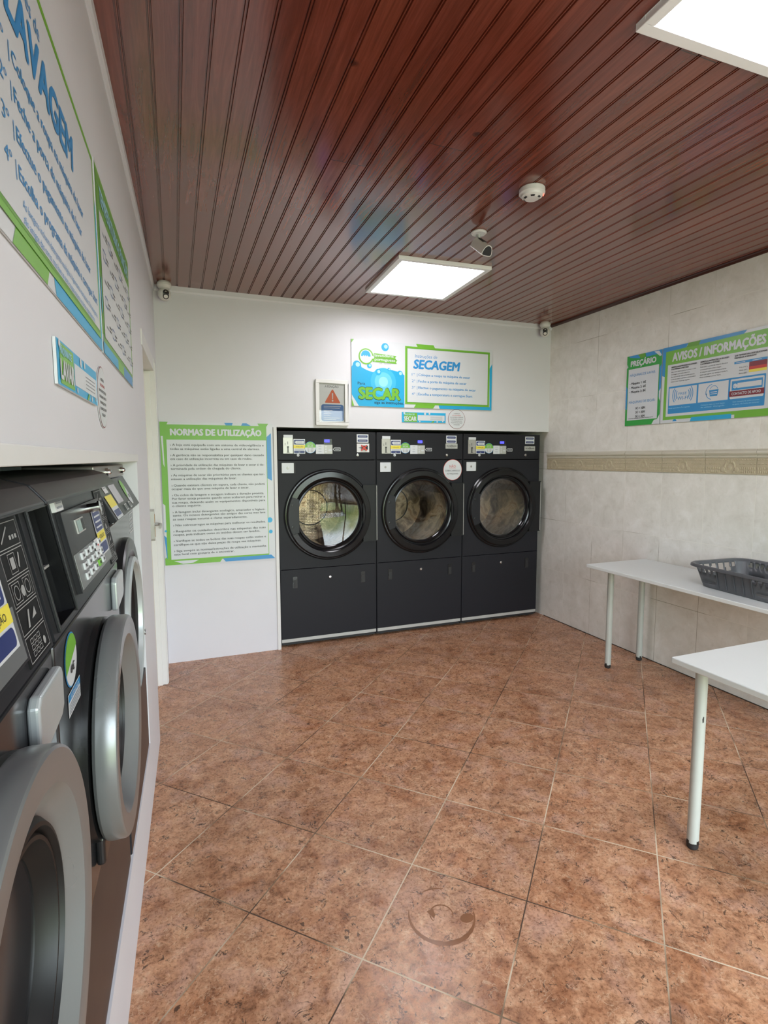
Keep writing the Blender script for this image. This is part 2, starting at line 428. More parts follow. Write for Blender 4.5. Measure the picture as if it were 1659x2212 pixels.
M_floor, M_tile, M_plank = floor_material(), wall_tile_material(), ceiling_material()
M_white = mat('white_wall_paint', '#d3d2d7', .5, var=.03, scale=5, bump=.15)
M_trimw = mat('white_trim_paint', '#d8d7d6', .42, var=.04, scale=9)
M_doorw = mat('cream_door_paint', '#dedacf', .4, var=.03, scale=4)
M_dwood = mat('dark_ceiling_wood', '#3c1a11', .35, var=.25, scale=20)
M_listel = mat('beige_relief_tile', '#b5a98f', .45, var=.14, scale=30)
M_cap = mat('beige_cap_tile', '#c2bcab', .35, var=.06, scale=12)
M_black = mat('black_plastic', (.012, .012, .013, 1), .28)
M_mblack = mat('matt_black', (.015, .015, .016, 1), .6)
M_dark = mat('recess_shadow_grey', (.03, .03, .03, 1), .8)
M_chrome = mat('chrome', (.72, .72, .72, 1), .16, 1.0)
M_steel = mat('brushed_steel', (.44, .42, .40, 1), .45, .9, var=.10, scale=40)
M_alu = mat('light_grey_alloy', '#b4b4b0', .45, .25)
M_paper = mat('paper_white', '#d9d9d9', .5, var=.02)
M_pw = mat('print_white', '#cdd0d4', .35, var=.015)
M_green = mat('print_green', '#6fae36', .35, var=.05, scale=4)
M_green2 = mat('print_deep_green', '#2f9a3c', .35, var=.06, scale=4)
M_olive = mat('print_leaf_green', '#5f9a2c', .35, var=.06, scale=4)
M_blue = mat('print_blue', '#2f88c4', .35, var=.07, scale=5)
M_cyan = mat('print_cyan', '#23a2d2', .35, var=.06, scale=4)
M_lcyan = mat('print_pale_cyan', '#a6daec', .35, var=.05, scale=6)
M_navy = mat('print_navy', '#26336b', .35, var=.05)
M_ink = mat('print_black', (.02, .02, .022, 1), .4)
M_grey = mat('print_grey', '#8b8e95', .4)
M_yel = mat('print_yellow', '#e6d64a', .4)
M_red = mat('print_red', '#c0392f', .4)
M_orange = mat('print_orange', '#cf5f38', .4)
M_maroon = mat('print_maroon', '#7a1f2b', .4)
M_dbl = mat('print_steel_blue', '#2f5f9e', .4)

# ------------------------------------------------------------------ the setting
fl = MB().box(-1.2, 3.35, YF, YB + 1.1, -.06, 0, M_floor).build('floor'); struct(fl)
# ceiling of tongue and groove boards: one profile run along the room
prof = [(0, .007), (.003, .007), (.0045, .0005), (.0075, .0005), (.009, .006), (.0112, .006), (.013, 0), (PITCH - .001, 0)]
pts = []
k0 = int((-.5 - PX0) / PITCH) - 1
x = PX0 + k0 * PITCH
while x < XR + .05:
    pts += [(x + a - .0065, ZC + b) for a, b in prof]; x += PITCH
pts = [(-1.0, ZC)] + pts + [(XR + .1, ZC), (XR + .1, ZC + .05), (-1.0, ZC + .05)]
struct(MB().prism(pts, YF - .1, YB + .05, M_plank, 'y').build('ceiling'))

# back wall: opening for the dryers
DX0, DX1, DZ = .738, 3.172, 1.742
b = MB()
b.box(-.35, DX0 - .03, YB, YB + 1.05, 0, ZC, M_white)
b.box(DX0 - .03, XR, YB, YB + 1.05, DZ, ZC, M_white)
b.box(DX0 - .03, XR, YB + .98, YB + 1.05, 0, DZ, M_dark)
struct(b.build('wall_back'))
b = MB()
b.box(DX0 - .030, DX0 - .004, YB - .012, YB + .9, 0, DZ, M_trimw)
struct(b.build('trim_1', bevel=.002))
# coves under the ceiling
cove = [(0, 0), (0, -.042), (.006, -.042), (.012, -.030), (.013, 0)]
struct(MB().prism([(YB - a, ZC + c) for a, c in cove], -.3, XR, M_white, 'x').build('trim_2'))
o = MB().prism([(-a, ZC + c) for a, c in cove], YF, 4.2, M_white, 'x').build('trim_3', loc=OL, rot=(0, 0, RZL)); struct(o)
# right wall with its tiles
struct(MB().box(XR, XR + .1, YF - .1, YB + 1.05, 0, ZC + .02, M_tile).build('wall_right'))
struct(MB().prism([(XR, ZC), (XR, ZC - .020), (XR - .008, ZC - .020), (XR - .020, ZC - .010), (XR - .024, ZC)], YF, YB, M_dwood, 'y').build('trim_4', bevel=.003))
struct(MB().box(XR - .003, XR, YF, YB, 0, .005, mat('dark_joint', (.03, .025, .02, 1), .7)).build('trim_9'))
# beige cap moulding and relief band
capx = [(0, .0), (.006, .0), (.011, .006), (.011, .012), (.005, .017), (.012, .022), (.017, .032), (.015, .042), (.008, .050), (0, .056)]
b = MB(); y = 3.904 + .3375
ends = [YB] + [3.904 - .3375 * i for i in range(17) if 3.904 - .3375 * i > YF] + [YF]
for a, c in zip(ends[:-1], ends[1:]):
    b.prism([(XR - p, 1.497 + q) for p, q in capx], c + .0012, a - .0012, M_cap, 'y', smooth=False)
struct(b.build('trim_5'))
b = MB()
for a, c in zip(ends[:-1], ends[1:]):
    b.box(XR - .007, XR, c + .0012, a - .0012, 1.398, 1.4965, M_listel)
    if a < -.3: continue
    mid = (a + c) / 2 if abs(a - c - .3375) < .01 else (c + .16875)
    xx = XR - .007
    def bead(yy, zz, ry, rz):
        if c + .004 < yy < a - .004: b.sphere((xx, yy, zz), 1, M_listel, 8, 6, (.004, ry, rz))
    for i in range(9):
        t = PI * (i - 4) / 9
        bead(mid + .032 * math.sin(t), 1.443 + .032 * math.cos(t), .0055, .013)
    bead(mid, 1.437, .015, .015)
    for sgn in (-1, 1):
        bead(mid + sgn * .045, 1.425, .017, .017); bead(mid + sgn * .030, 1.410, .012, .008)
        for i in range(8):
            for zz in (1.434, 1.413): bead(mid + sgn * (.070 + .0125 * i), zz, .004, .0085)
        for i in range(5): bead(mid + sgn * (.068 + .022 * i), 1.462, .0095, .0045)
        for i in range(10): bead(mid + sgn * (.012 + .0165 * i), 1.487, .006, .004)
struct(b.build('trim_6'))

# left wall: recess for the washers, doorway further on  (local x runs along the wall, -y into the room)
RS0, RS1, RZ0, RZ1, DS0, DS1, DH = .15, 2.445, .275, 1.4925, 3.01, 3.775, 2.06
for bs in (((YF - .1, RS0, 0, .95, 0, ZC),), ((RS0, RS1, 0, .95, 0, RZ0),), ((RS0, RS1, 0, .95, RZ1, ZC),), ((RS0, RS1, .88, .95, RZ0, RZ1),),
           ((RS1, DS0, 0, .95, 0, ZC),), ((DS0, DS1, 0, .14, DH, ZC), (DS1, 4.30, 0, .14, 0, ZC))):
    b = MB()
    for q in bs: b.box(*q, M_white)
    struct(b.build('wall_left', loc=OL, rot=(0, 0, RZL)))

b = MB()
b.box(RS0, RS1 + .03, -.003, .01, RZ1 - .001, RZ1 + .028, M_trimw)
struct(b.build('trim_7', loc=OL, rot=(0, 0, RZL), bevel=.002))
# door with its frame and lever handle
b = MB()
b.box(DS1 - .003, DS1 + .062, -.010, .10, 0, DH + .075, M_trimw)
b.box(DS0 - .075, DS1 + .062, -.006, .10, DH - .003, DH + .075, M_trimw)
b.box(DS1 + .012, DS1 + .020, -.014, -.008, 0, DH + .05, M_trimw); b.box(DS1 + .040, DS1 + .048, -.014, -.008, 0, DH + .05, M_trimw)
b.box(DS0, DS0 + .010, .02, .10, 0, DH - .004, M_trimw); b.box(DS1 - .014, DS1 - .0005, .02, .10, 0, DH - .004, M_trimw)
struct(b.build('trim_8', loc=OL, rot=(0, 0, RZL), bevel=.003))
b = MB(); b.box(DS0 + .015, DS1 - .015, .05, .09, .008, DH - .006, M_doorw)
for z0, z1 in ((.15, .95), (1.22, 1.92)): b.box(DS0 + .13, DS1 - .13, .044, .05, z0, z1, M_doorw)
dr = b.build('door_1', loc=OL, rot=(0, 0, RZL), bevel=.003); struct(dr)
M_brass = mat('worn_brass', '#9c7a55', .4, .7, var=.2)
b = MB(); hx = DS1 - .075
b.prism(rr_pts(hx - .019, .985, hx + .019, 1.185, .018), .024, .050, M_alu, 'y')
b.box(hx - .014, hx + .014, .022, .026, 1.010, 1.070, M_brass); b.box(hx - .014, hx + .014, .022, .026, 1.10, 1.155, M_brass)
b.cyl((hx, .046, 1.09), (hx, -.004, 1.09), .010, M_alu)
b.tube([(hx, -.002, 1.09), (hx - .02, -.012, 1.09), (hx - .06, -.014, 1.088), (hx - .10, -.012, 1.080)], .009, M_alu)
h = b.build('door_handle', dr); h['label'] = 'worn metal lever handle on a long plate'

# the shop front behind the camera: wall with a wide glazed opening
b = MB(); yb = YF - .1
b.box(-1.2, -.05, YF - .1, YF, 0, ZC, M_white); b.box(3.05, XR + .1, YF - .1, YF, 0, ZC, M_white)
b.box(-.05, 3.05, YF - .1, YF, 2.45, ZC, M_white)
struct(b.build('wall_front'))
b = MB(); M_fr = mat('white_window_frame', '#c8c8c6', .4)
for xx in (-.05, .95, 2.0, 3.0): b.box(xx, xx + .05, YF - .08, YF - .03, 0, 2.45, M_fr)
b.box(-.05, 3.05, YF - .08, YF - .03, 0, .10, M_fr); b.box(-.05, 3.05, YF - .08, YF - .03, 2.40, 2.45, M_fr)
b.box(-.05, 3.05, YF - .08, YF - .03, 2.02, 2.07, M_fr)
b.box(0, 3.0, YF - .058, YF - .052, .1, 2.4, glass('window_glass', (.93, .95, .94, 1), .8))
struct(b.build('window_1'))
# portal: helps sample the daylight that comes through the opening
pl = bpy.data.lights.new('daylight_portal', 'AREA'); pl.shape = 'RECTANGLE'; pl.size = 3.1; pl.size_y = 2.45
pl.cycles.is_portal = True
po = bpy.data.objects.new('daylight_portal', pl); col.objects.link(po); po.location = (1.5, YF - .12, 1.22); po.rotation_euler = (PI / 2, 0, 0)

# ------------------------------------------------------------------ ceiling light panels
M_lamp = emit('light_panel_diffuser', (.97, .95, 1, 1), LAMP)
M_lframe = mat('white_lamp_frame', '#ececea', .4, var=.02)
def ceiling_light(x0, x1, y0, y1, rz, label):
    cx, cy = (x0 + x1) / 2, (y0 + y1) / 2; hx, hy = (x1 - x0) / 2, (y1 - y0) / 2
    t = tag(empty('ceiling_light', (cx, cy, ZC - .022), rz), label, 'ceiling light', 'square light panels in the wooden ceiling')
    b = MB(); wd = .034
    for a in ((-hx, hx, -hy, -hy + wd), (-hx, hx, hy - wd, hy), (-hx, -hx + wd, -hy + wd, hy - wd), (hx - wd, hx, -hy + wd, hy - wd)):
        b.box(*a, 0, .022, M_lframe)
    b.build('frame', t, bevel=.002)
    MB().box(-hx + wd + .010, hx - wd - .012, -hy + wd + .006, hy - wd - .004, .010, .0215, M_lamp).build('diffuser', t)
    return t
ceiling_light(1.300, 1.922, 3.055, 3.755, -math.radians(2.6), 'square white light panel in the ceiling near the back wall over the dryers')
ceiling_light(1.236, 1.856, .560, 1.258, -math.radians(1.0), 'large bright light panel cut off by the top right edge of the photo')

# ------------------------------------------------------------------ smoke detector and cameras
M_wpl = mat('white_plastic', '#d2d0cc', .4, var=.02)
t = tag(empty('smoke_detector', (1.540, 2.135, ZC)), 'round white smoke detector on the wooden ceiling', 'smoke detector')
MB().lathe([(.054, 0), (.057, -.004), (.057, -.022), (.050, -.027)], (0, 0, 0), M_wpl, 'z', 40).build('base', t)
b = MB().lathe([(.050, -.026), (.046, -.034), (.030, -.044), (.0, -.046)], (0, 0, 0), M_wpl, 'z', 40)
b.build('cover', t)
b = MB()
for k in range(6):
    a = k * PI / 3
    b.add([(rr_ * math.cos(a + q), rr_ * math.sin(a + q), zz) for rr_, zz in ((.0385, -.0405), (.0305, -.0442)) for q in (-.26, 0, .26)],
          [(0, 1, 4, 3), (1, 2, 5, 4)], M_mblack)
b.build('vent', t)
M_rled = emit('red_indicator', (1, .12, .08, 1), 1.0)
for a in (2.75 + PI, -.62): MB().sphere((.0495 * math.cos(a), .0495 * math.sin(a), -.029), .0032, M_rled, 10, 6).build('indicator_light', t)

t = tag(empty('security_camera', (1.559, 2.622, ZC)), 'white bullet security camera hanging from the ceiling by the light panel', 'security camera')
MB().lathe([(.0, -.001), (.040, -.001), (.042, -.006), (.036, -.012), (.0, -.013)], (0, 0, 0), M_wpl, 'z', 32).build('mount_plate', t)
b = MB(); b.cyl((0, 0, -.010), (0, 0, -.040), .010, M_alu); b.sphere((0, 0, -.045), .013, M_wpl)
b.build('swivel_arm', t)
dirv = Vector((.06, -.80, -.60)).normalized()
q = dirv.to_track_quat('-Y', 'Z')
body = [(-.024, -.022), (.024, -.022), (.030, -.012), (.016, .026), (-.016, .026), (-.030, -.012)]
def rnd(pts, k=3):
    for _ in range(k):
        n = []
        for i in range(len(pts)):
            a, c = pts[i], pts[(i + 1) % len(pts)]
            n += [(a[0] * .75 + c[0] * .25, a[1] * .75 + c[1] * .25), (a[0] * .25 + c[0] * .75, a[1] * .25 + c[1] * .75)]
        pts = n
    return pts
body = rnd(body)
hd = MB().prism(body, -.075, .035, M_wpl, 'y', smooth=True).build('camera_body', t, loc=(-.004, -.018, -.077))
hd.scale = (1.12, 1.15, 1.12); hd.rotation_mode = 'QUATERNION'; hd.rotation_quaternion = q
MB().prism([(a * .86, c * .86) for a, c in body], -.0765, -.074, M_black, 'y').build('lens_face', hd)
MB().box(-.009, .009, -.03, .02, .0255, .029, M_mblack).build('slot', hd)

def dome(x, y, aim, label):
    t = tag(empty('dome_camera', (x, y, ZC)), label, 'security camera', 'round white cameras in the back corners')
    MB().lathe([(0, 0), (.038, 0), (.046, -.012), (.047, -.026), (.037, -.043), (.026, -.048), (0, -.048)], (0, 0, 0), M_wpl, 'z', 36).build('base', t)
    h = MB().sphere((0, 0, 0), .043, M_wpl, 36, 20).build('camera_head', t, loc=(0, 0, -.083))
    h.rotation_euler = (.12, 0, aim)
    b = MB(); N = 14
    pts = rr_pts(-.020, -.034, .020, .028, .0195, 8)
    vs = []
    for a, c in pts: vs.append((a, -math.sqrt(max(1e-6, .0448 ** 2 - a * a - c * c)), c))
    vs.append((0, -.0455, 0)); n = len(pts)
    b.add(vs, [(i, (i + 1) % n, n) for i in range(n)], M_black)
    f_ = b.build('lens_face', h)
    MB().lathe([(.0, .0462), (.003, .0462), (.0035, .044)], (0, 0, .012), mat('lens_glass', (.03, .035, .03, 1), .05), 'y', 20).build('lens', h)
    return t
dome(-.020, 4.085, math.radians(16), 'round white camera in the left back corner under the ceiling')
dome(3.117, 4.085, math.radians(-34), 'round white camera in the right back corner beside the tiled wall')

# ------------------------------------------------------------------ tumble dryers (local x along the row, front face at y=0, -y to the room)
M_dry = mat('dark_slate_lacquer', (.013, .013, .017, 1), .5, 0, var=.10, scale=220, spec=.22)
M_dry2 = mat('dark_slate_lacquer_door', (.012, .012, .0155, 1), .42, 0, var=.10, scale=200, spec=.3)
M_gl = glass('dryer_glass', (.78, .76, .72, 1), 1.15, .015)
M_blk_gloss = mat('gloss_black_ring', (.007, .007, .008, 1), .16, spec=.32)
def drum_material():
    m, b, L = newmat('drum_metal')
    tc = node(m, 'ShaderNodeTexCoord')
    n1 = noise(m, tc.outputs['Object'], 7, 5, .6, .8)
    L.new(ramp(m, n1, [(.3, S('#4e4238')), (.46, S('#8a7a68')), (.56, S('#c0ae96')), (.64, S('#a08468')), (.75, S('#6a5440'))]), b.inputs['Base Color'])
    b.inputs['Metallic'].default_value = .75; b.inputs['Roughness'].default_value = .30
    v = node(m, 'ShaderNodeTexVoronoi'); v.inputs['Scale'].default_value = 70; v.inputs['Randomness'].default_value = .15
    L.new(tc.outputs['Object'], v.inputs['Vector'])
    bp = node(m, 'ShaderNodeBump'); bp.inputs['Strength'].default_value = .5; bp.inputs['Distance'].default_value = .003
    L.new(v.outputs['Distance'], bp.inputs['Height']); L.new(bp.outputs[0], b.inputs['Normal'])
    return m
M_drum = drum_material()
DW = .806
def build_dryer():
    t = empty('tumble_dryer', (DX0 + .002, YB + .015, 0))
    cx, cz, R = .4045, 1.056, .365
    # cabinet: front frame with a round port, sides, top
    b = MB(); n = 48
    b.box(0, .012, .004, .85, .03, 1.715, M_dry); b.box(DW - .012, DW, .004, .85, .03, 1.715, M_dry)
    b.box(0, DW, .004, .85, 1.70, 1.715, M_dry); b.box(0, DW, .80, .85, .03, 1.715, M_dark)
    b.box(.002, DW - .002, .03, .75, .012, .035, M_mblack)
    b.build('cabinet', t)
    for fx in (.06, DW - .06):
        MB().cyl((fx, .07, 0), (fx, .07, .03), .022, M_mblack).build('foot', t)
    MB().box(.003, DW - .003, 0, .03, 1.492, 1.715, M_dry).build('control_panel', t, bevel=.003)
    # front panel with round hole: fan of quads between square outline and circle
    hole = .300; x0, x1, z0, z1 = .003, DW - .003, .632, 1.487
    circ = []; outer = []
    for i in range(n):
        a = 2 * PI * i / n + PI / n; c, s_ = math.cos(a), math.sin(a)
        circ.append((cx + hole * c, cz + hole * s_))
        kx = ((x1 - cx) if c > 0 else (x0 - cx)) / c; kz = ((z1 - cz) if s_ > 0 else (z0 - cz)) / s_
        k = min(kx, kz); outer.append((cx + c * k, cz + s_ * k))
    vs = [(p[0], 0, p[1]) for p in outer] + [(p[0], 0, p[1]) for p in circ] + [(p[0], .05, p[1]) for p in circ]
    b = MB(); b.add(vs, [(i, (i + 1) % n, n + (i + 1) % n, n + i) for i in range(n)] + [(n + i, n + (i + 1) % n, 2 * n + (i + 1) % n, 2 * n + i) for i in range(n)], M_dry)
    for cxx, czz in ((x0, z0), (x1, z0), (x0, z1), (x1, z1)):
        near = sorted(range(n), key=lambda i: (outer[i][0] - cxx) ** 2 + (outer[i][1] - czz) ** 2)[:2]
        b.pg([(cxx, czz), outer[near[0]], outer[near[1]]], M_dry, 0)
    b.box(x0, x1, .001, .02, z0, z0 + .012, M_dry); b.box(x0, x1, .001, .02, z1 - .012, z1, M_dry)
    b.build('front_panel', t)
    lp = MB().box(.003, DW - .003, 0, .03, .068, .627, M_dry).build('lower_panel', t, bevel=.003)
    MB().box(.004, DW - .004, .002, .028, .040, .0665, M_alu).build('plinth_strip', t, bevel=.001)
    for sx_ in (.118, .687):
        b = MB(); b.prism(rr_pts(sx_ - .018, .478, sx_ + .018, .570, .005), -.003, .006, M_black, 'y')
        b.prism(rr_pts(sx_ - .013, .483, sx_ + .013, .545, .004), -.0045, .0, M_mblack, 'y')
        b.build('finger_grip', t)
    def lock(x, z, par, mt=M_chrome):
        b = MB().lathe([(.011, 0), (.011, .004), (.008, .006), (0, .006)], (x, 0, z), mt, 'y', 20); b.box(x - .0012, x + .0012, -.0068, -.005, z - .005, z + .005, M_ink)
        b.build('lock', par)
    lock(.405, .548, t); lock(.160, 1.529, t, M_pw); lock(.648, 1.530, t)
    # drum behind the glass
    b = MB(); b.lathe([(.300, -.06), (.345, -.07), (.345, -.62), (.30, -.66), (0, -.66)], (cx, 0, cz), M_drum, 'y', 48)
    for k in range(3):
        a = k * 2 * PI / 3 + .5
        p0 = Vector((cx + .345 * math.cos(a), 0, cz + .345 * math.sin(a)))
        p1 = Vector((cx + .28 * math.cos(a + .02), 0, cz + .28 * math.sin(a + .02)))
        d = Vector((-math.sin(a), 0, math.cos(a))) * .035
        vs = [tuple(p0 + d + Vector((0, y_, 0))) for y_ in (.08, .6)] + [tuple(p1 + Vector((0, y_, 0))) for y_ in (.10, .58)] + [tuple(p0 - d + Vector((0, y_, 0))) for y_ in (.08, .6)]
        b.add(vs, [(0, 1, 3, 2), (2, 3, 5, 4), (0, 2, 4), (1, 5, 3)], M_drum)
    b.ring(cx, cz, .155, .165, M_mblack, -.655)
    b.build('drum', t)
    # door
    d = MB()
    d.lathe([(R, .001), (R, .012), (R - .008, .020), (R - .016, .021), (R - .018, .030), (R - .026, .038), (.300, .040), (.292, .034), (.288, .020), (.278, .016), (.272, .024), (.262, .026), (.256, .018), (.252, .004), (.252, -.02)], (cx, 0, cz), M_blk_gloss, 'y', 96)
    # hinge block on the right, running out to the cabinet edge
    a = math.radians(38)
    hz = .232
    hp = [(cx + .278, cz - hz), (cx + .399, cz - hz), (cx + .399, cz + hz), (cx + .278, cz + hz)]
    d.prism(hp, -.034, -.001, mat('satin_black', (.007, .007, .008, 1), .45, spec=.3), 'y')
    dd = d.build('door', t)
    MB().lathe([(.255, -.004), (.20, -.014), (.10, -.022), (.0, -.024)], (cx, 0, cz), M_gl, 'y', 64).build('glass', dd)
    # flat pull plate on the left of the ring
    yz = []
    for i in range(13):
        an = math.radians(180 - 26 + 52 * i / 12); yz.append((cx + (R - .026) * math.cos(an), cz + (R - .026) * math.sin(an)))
    xr = cx - .252
    pp = [(xr, cz + .130)] + [(max(p[0], cx - .338), p[1]) for p in yz] + [(xr, cz - .130)]
    MB().prism(pp, -.0425, -.012, M_dry2, 'y').build('pull_plate', dd, bevel=.002)
    for zz in (.085, -.085):
        MB().lathe([(.0085, .043), (.0085, .046), (.004, .047), (.0035, .0445), (0, .0445)], (cx - .305, 0, cz + zz), M_black, 'y', 20).build('screw', dd)
    b = MB().box(cx + .393, cx + .397, -.0365, -.034, cz - .225, cz + .225, M_alu)
    b.build('hinge_edge', dd)
    # door catch plate with lock, upper left
    b = MB(); b.prism(rr_pts(.026, 1.387, .138, 1.473, .006), -.003, .001, M_mblack, 'y'); b.prism(rr_pts(.030, 1.391, .124, 1.469, .004), -.007, -.002, M_pw, 'y')
    b.lathe([(.010, .0072), (.008, .009), (0, .009)], (.076, 0, 1.430), M_steel, 'y', 20); b.box(.0750, .0772, -.0098, -.0085, 1.425, 1.435, M_ink)
    b.build('catch_plate', t)
    # coin slot
    b = MB(); b.box(.045, .120, -.005, .001, 1.542, 1.664, M_steel); b.box(.0795, .083, -.006, -.0045, 1.612, 1.634, M_ink)
    b.cyl((.0815, -.005, 1.592), (.0815, -.010, 1.592), .007, M_ink); b.box(.0775, .0855, -.0085, -.0045, 1.552, 1.590, M_ink)
    b.box(.072, .093, -.0085, -.0045, 1.549, 1.553, M_ink)
    b.box(.056, .066, -.006, -.0045, 1.618, 1.621, M_ink); b.box(.056, .066, -.006, -.0045, 1.607, 1.610, M_ink)
    b.build('coin_slot', t)
    b = MB().box(.049, .120, -.0075, .0, 1.664, 1.685, M_pw); b.build('coin_label', t)
    b = MB(); b.box(.126, .217, -.001, 0, 1.541, 1.655, M_pw)
    b.rrect(.130, 1.612, .213, 1.648, .008, M_navy, .0016); b.pg([(.135, 1.630), (.147, 1.640), (.208, 1.640), (.208, 1.617), (.147, 1.617)], M_pw, .0022)
    for k in range(2): b.rect(.152, 1.624 + .008 * k, .196, 1.6265 + .008 * k, M_grey, .0028)
    b.rect(.126, 1.582, .217, 1.608, M_yel, .0016); b.text('ATENÇÃO', .1715, 1.590, .009, M_ink, .0024, .060, 'C')
    for k in range(2): b.rect(.136, 1.570 + .006 * k, .207, 1.572 + .006 * k, M_grey, .0016)
    b.rrect(.130, 1.545, .213, 1.564, .008, M_navy, .0016); b.text('500', .1715, 1.550, .007, M_pw, .0024, None, 'C')
    b.build('warning_sticker', t)
    b = MB(); b.disc(.258, 1.589, .046, M_blue, .001); b.disc(.258, 1.589, .0435, M_pw, .0016); b.disc(.258, 1.589, .0435, M_green, .0022, 32, 0, PI)
    b.text('MÁQUINA', .258, 1.612, .008, M_pw, .0028, .048, 'C'); b.text('SECAR', .258, 1.596, .011, M_pw, .0028, .048, 'C', .02)
    for k, s_ in enumerate(('1€ = 10M', '2€ = 20M', '3€ = 30M')): b.text(s_, .258, 1.577 - .0115 * k, .007, M_ink, .0028, .046, 'C')
    b.build('price_sticker', t)
    b = MB(); b.box(.368, .434, -.002, 0, 1.612, 1.658, M_black); b.rrect(.372, 1.631, .414, 1.652, .004, emit('blue_display', (.03, .03, 1, 1), 1.6), .0026)
    b.cyl((.424, -.002, 1.642), (.424, -.006, 1.642), .004, M_black)
    b.build('display', t)
    b = MB(); b.box(.303, .372, -.0015, 0, 1.540, 1.613, M_pw); b.box(.370, .437, -.003, 0, 1.540, 1.611, M_alu)
    for k, s_ in enumerate(('ALTA', 'MÉDIA', 'BAIXA')): b.text(s_, .336, 1.597 - .021 * k, .006, M_navy, .0022, .024, 'C')
    for k in range(3): b.rrect(.379, 1.590 - .020 * k, .392, 1.602 - .020 * k, .003, M_pw, .0036)
    for k in range(3): b.rect(.384, 1.594 - .020 * k, .388, 1.5965 - .020 * k, M_ink, .0042)
    b.rrect(.405, 1.562, .430, 1.574, .004, M_pw, .0036); b.text('START', .4175, 1.5655, .005, M_grey, .0042, .018, 'C')
    b.build('temperature_selector', t)
    b = MB(); b.pg([(.441, 1.5755), (.453, 1.589), (.504, 1.589), (.504, 1.562), (.453, 1.562)], M_pw, .001)
    b.pg([(.446, 1.5755), (.455, 1.585), (.500, 1.585), (.500, 1.566), (.455, 1.566)], M_ink, .0016); b.rect(.459, 1.572, .493, 1.579, M_grey, .0022)
    b.build('arrow_sticker', t)
    b = MB(); b.box(.642, .742, -.001, 0, 1.630, 1.697, M_pw)
    for v in (1.671, 1.637): b.rrect(.650, v, .734, v + .018, .006, M_navy, .0016); b.rect(.660, v + .007, .724, v + .011, M_grey, .0022)
    b.build('notice_sticker', t)
    return t
dry = build_dryer()
dryers = [dry, copy_tree(dry), copy_tree(dry)]
labs = ['left tumble dryer of the row, red cross over the knob on its panel',
        'middle tumble dryer of the row, with a round white NÃO notice by its door',
        'right tumble dryer of the row, next to the tiled wall']
for i, o in enumerate(dryers):
    o.location.x = DX0 + .002 + .8115 * i; tag(o, labs[i], 'tumble dryer', 'tumble dryers set into the back wall')
# first dryer: reset knob crossed out in red;  the others carry a maker's plate
b = MB(); b.box(.642, .748, -.002, 0, 1.553, 1.622, M_paper); b.box(.684, .733, -.012, -.002, 1.574, 1.606, M_mblack); b.pg([(.652, 1.590), (.684, 1.597), (.684, 1.581)], M_grey, .004)
for sgn in (-1, 1):
    c_, s_ = math.cos(sgn * .72), math.sin(sgn * .72)
    b.pg([(.700 + a * c_ - e_ * s_, 1.588 + a * s_ + e_ * c_) for a, e_ in ((-.032, -.006), (.032, -.006), (.032, .006), (-.032, .006))], M_red, .0128 + .0004 * sgn)
b.build('crossed_out_notice', dryers[0])
for i in (1, 2):
    zz = 1.585 if i == 1 else 1.568
    b = MB(); b.box(.636, .752, -.001, 0, zz, zz + .042, M_alu); b.text('TECNITRAMO', .694, zz + .016, .012, M_ink, .0016, .100, 'C', .02)
    b.ring(.694, zz + .023, .008, .010, M_ink, .002); b.rect(.66, zz + .006, .728, zz + .009, M_grey, .0016)
    b.build('maker_plate', dryers[i])
b = MB(); b.disc(.706, 1.402, .091, M_red, .0015); b.disc(.706, 1.402, .088, M_pw, .0021)
b.text('NÃO', .705, 1.422, .022, M_red, .0028, .060, 'C'); b.rect(.672, 1.414, .738, 1.4155, M_red, .0028)
b.text('SOBRECARREGUE', .705, 1.388, .014, M_ink, .0028, .142, 'C'); b.text('AS MÁQUINAS', .705, 1.362, .014, M_ink, .0028, .112, 'C')
b.build('overload_notice', dryers[1])

# ------------------------------------------------------------------ washing machines in the left recess
M_wdark = mat('dark_grey_lacquer', (.020, .020, .023, 1), .30, 0, var=.06, scale=9, spec=.2)
M_wfront = mat('grey_lacquer_front', (.022, .022, .025, 1), .17, .08, var=.05, scale=9, spec=.5)
M_silver = mat('silver_lacquer', (.20, .207, .212, 1), .28, .35, var=.03, scale=7)
M_silvl = mat('light_silver', (.44, .47, .48, 1), .26, .25, var=.04)
M_wgl = glass('washer_glass', (.03, .03, .033, 1), .45, .01)
M_strip = mat('icon_strip_black', (.008, .008, .009, 1), .45, spec=.15)
M_line = mat('icon_line_grey', '#a0a0a0', .4)
PT = math.atan2(.040, .210)
def washer_common(t, W, panel_z0=1.218, panel_h=.214, hole=None):
    b = MB()
    b.prism([(.003, .285), (.003, panel_z0 - .006), (.16, panel_z0), (.16, 1.44), (.80, 1.44), (.80, .285)], .004, W - .004, M_wfront, 'x')
    return b
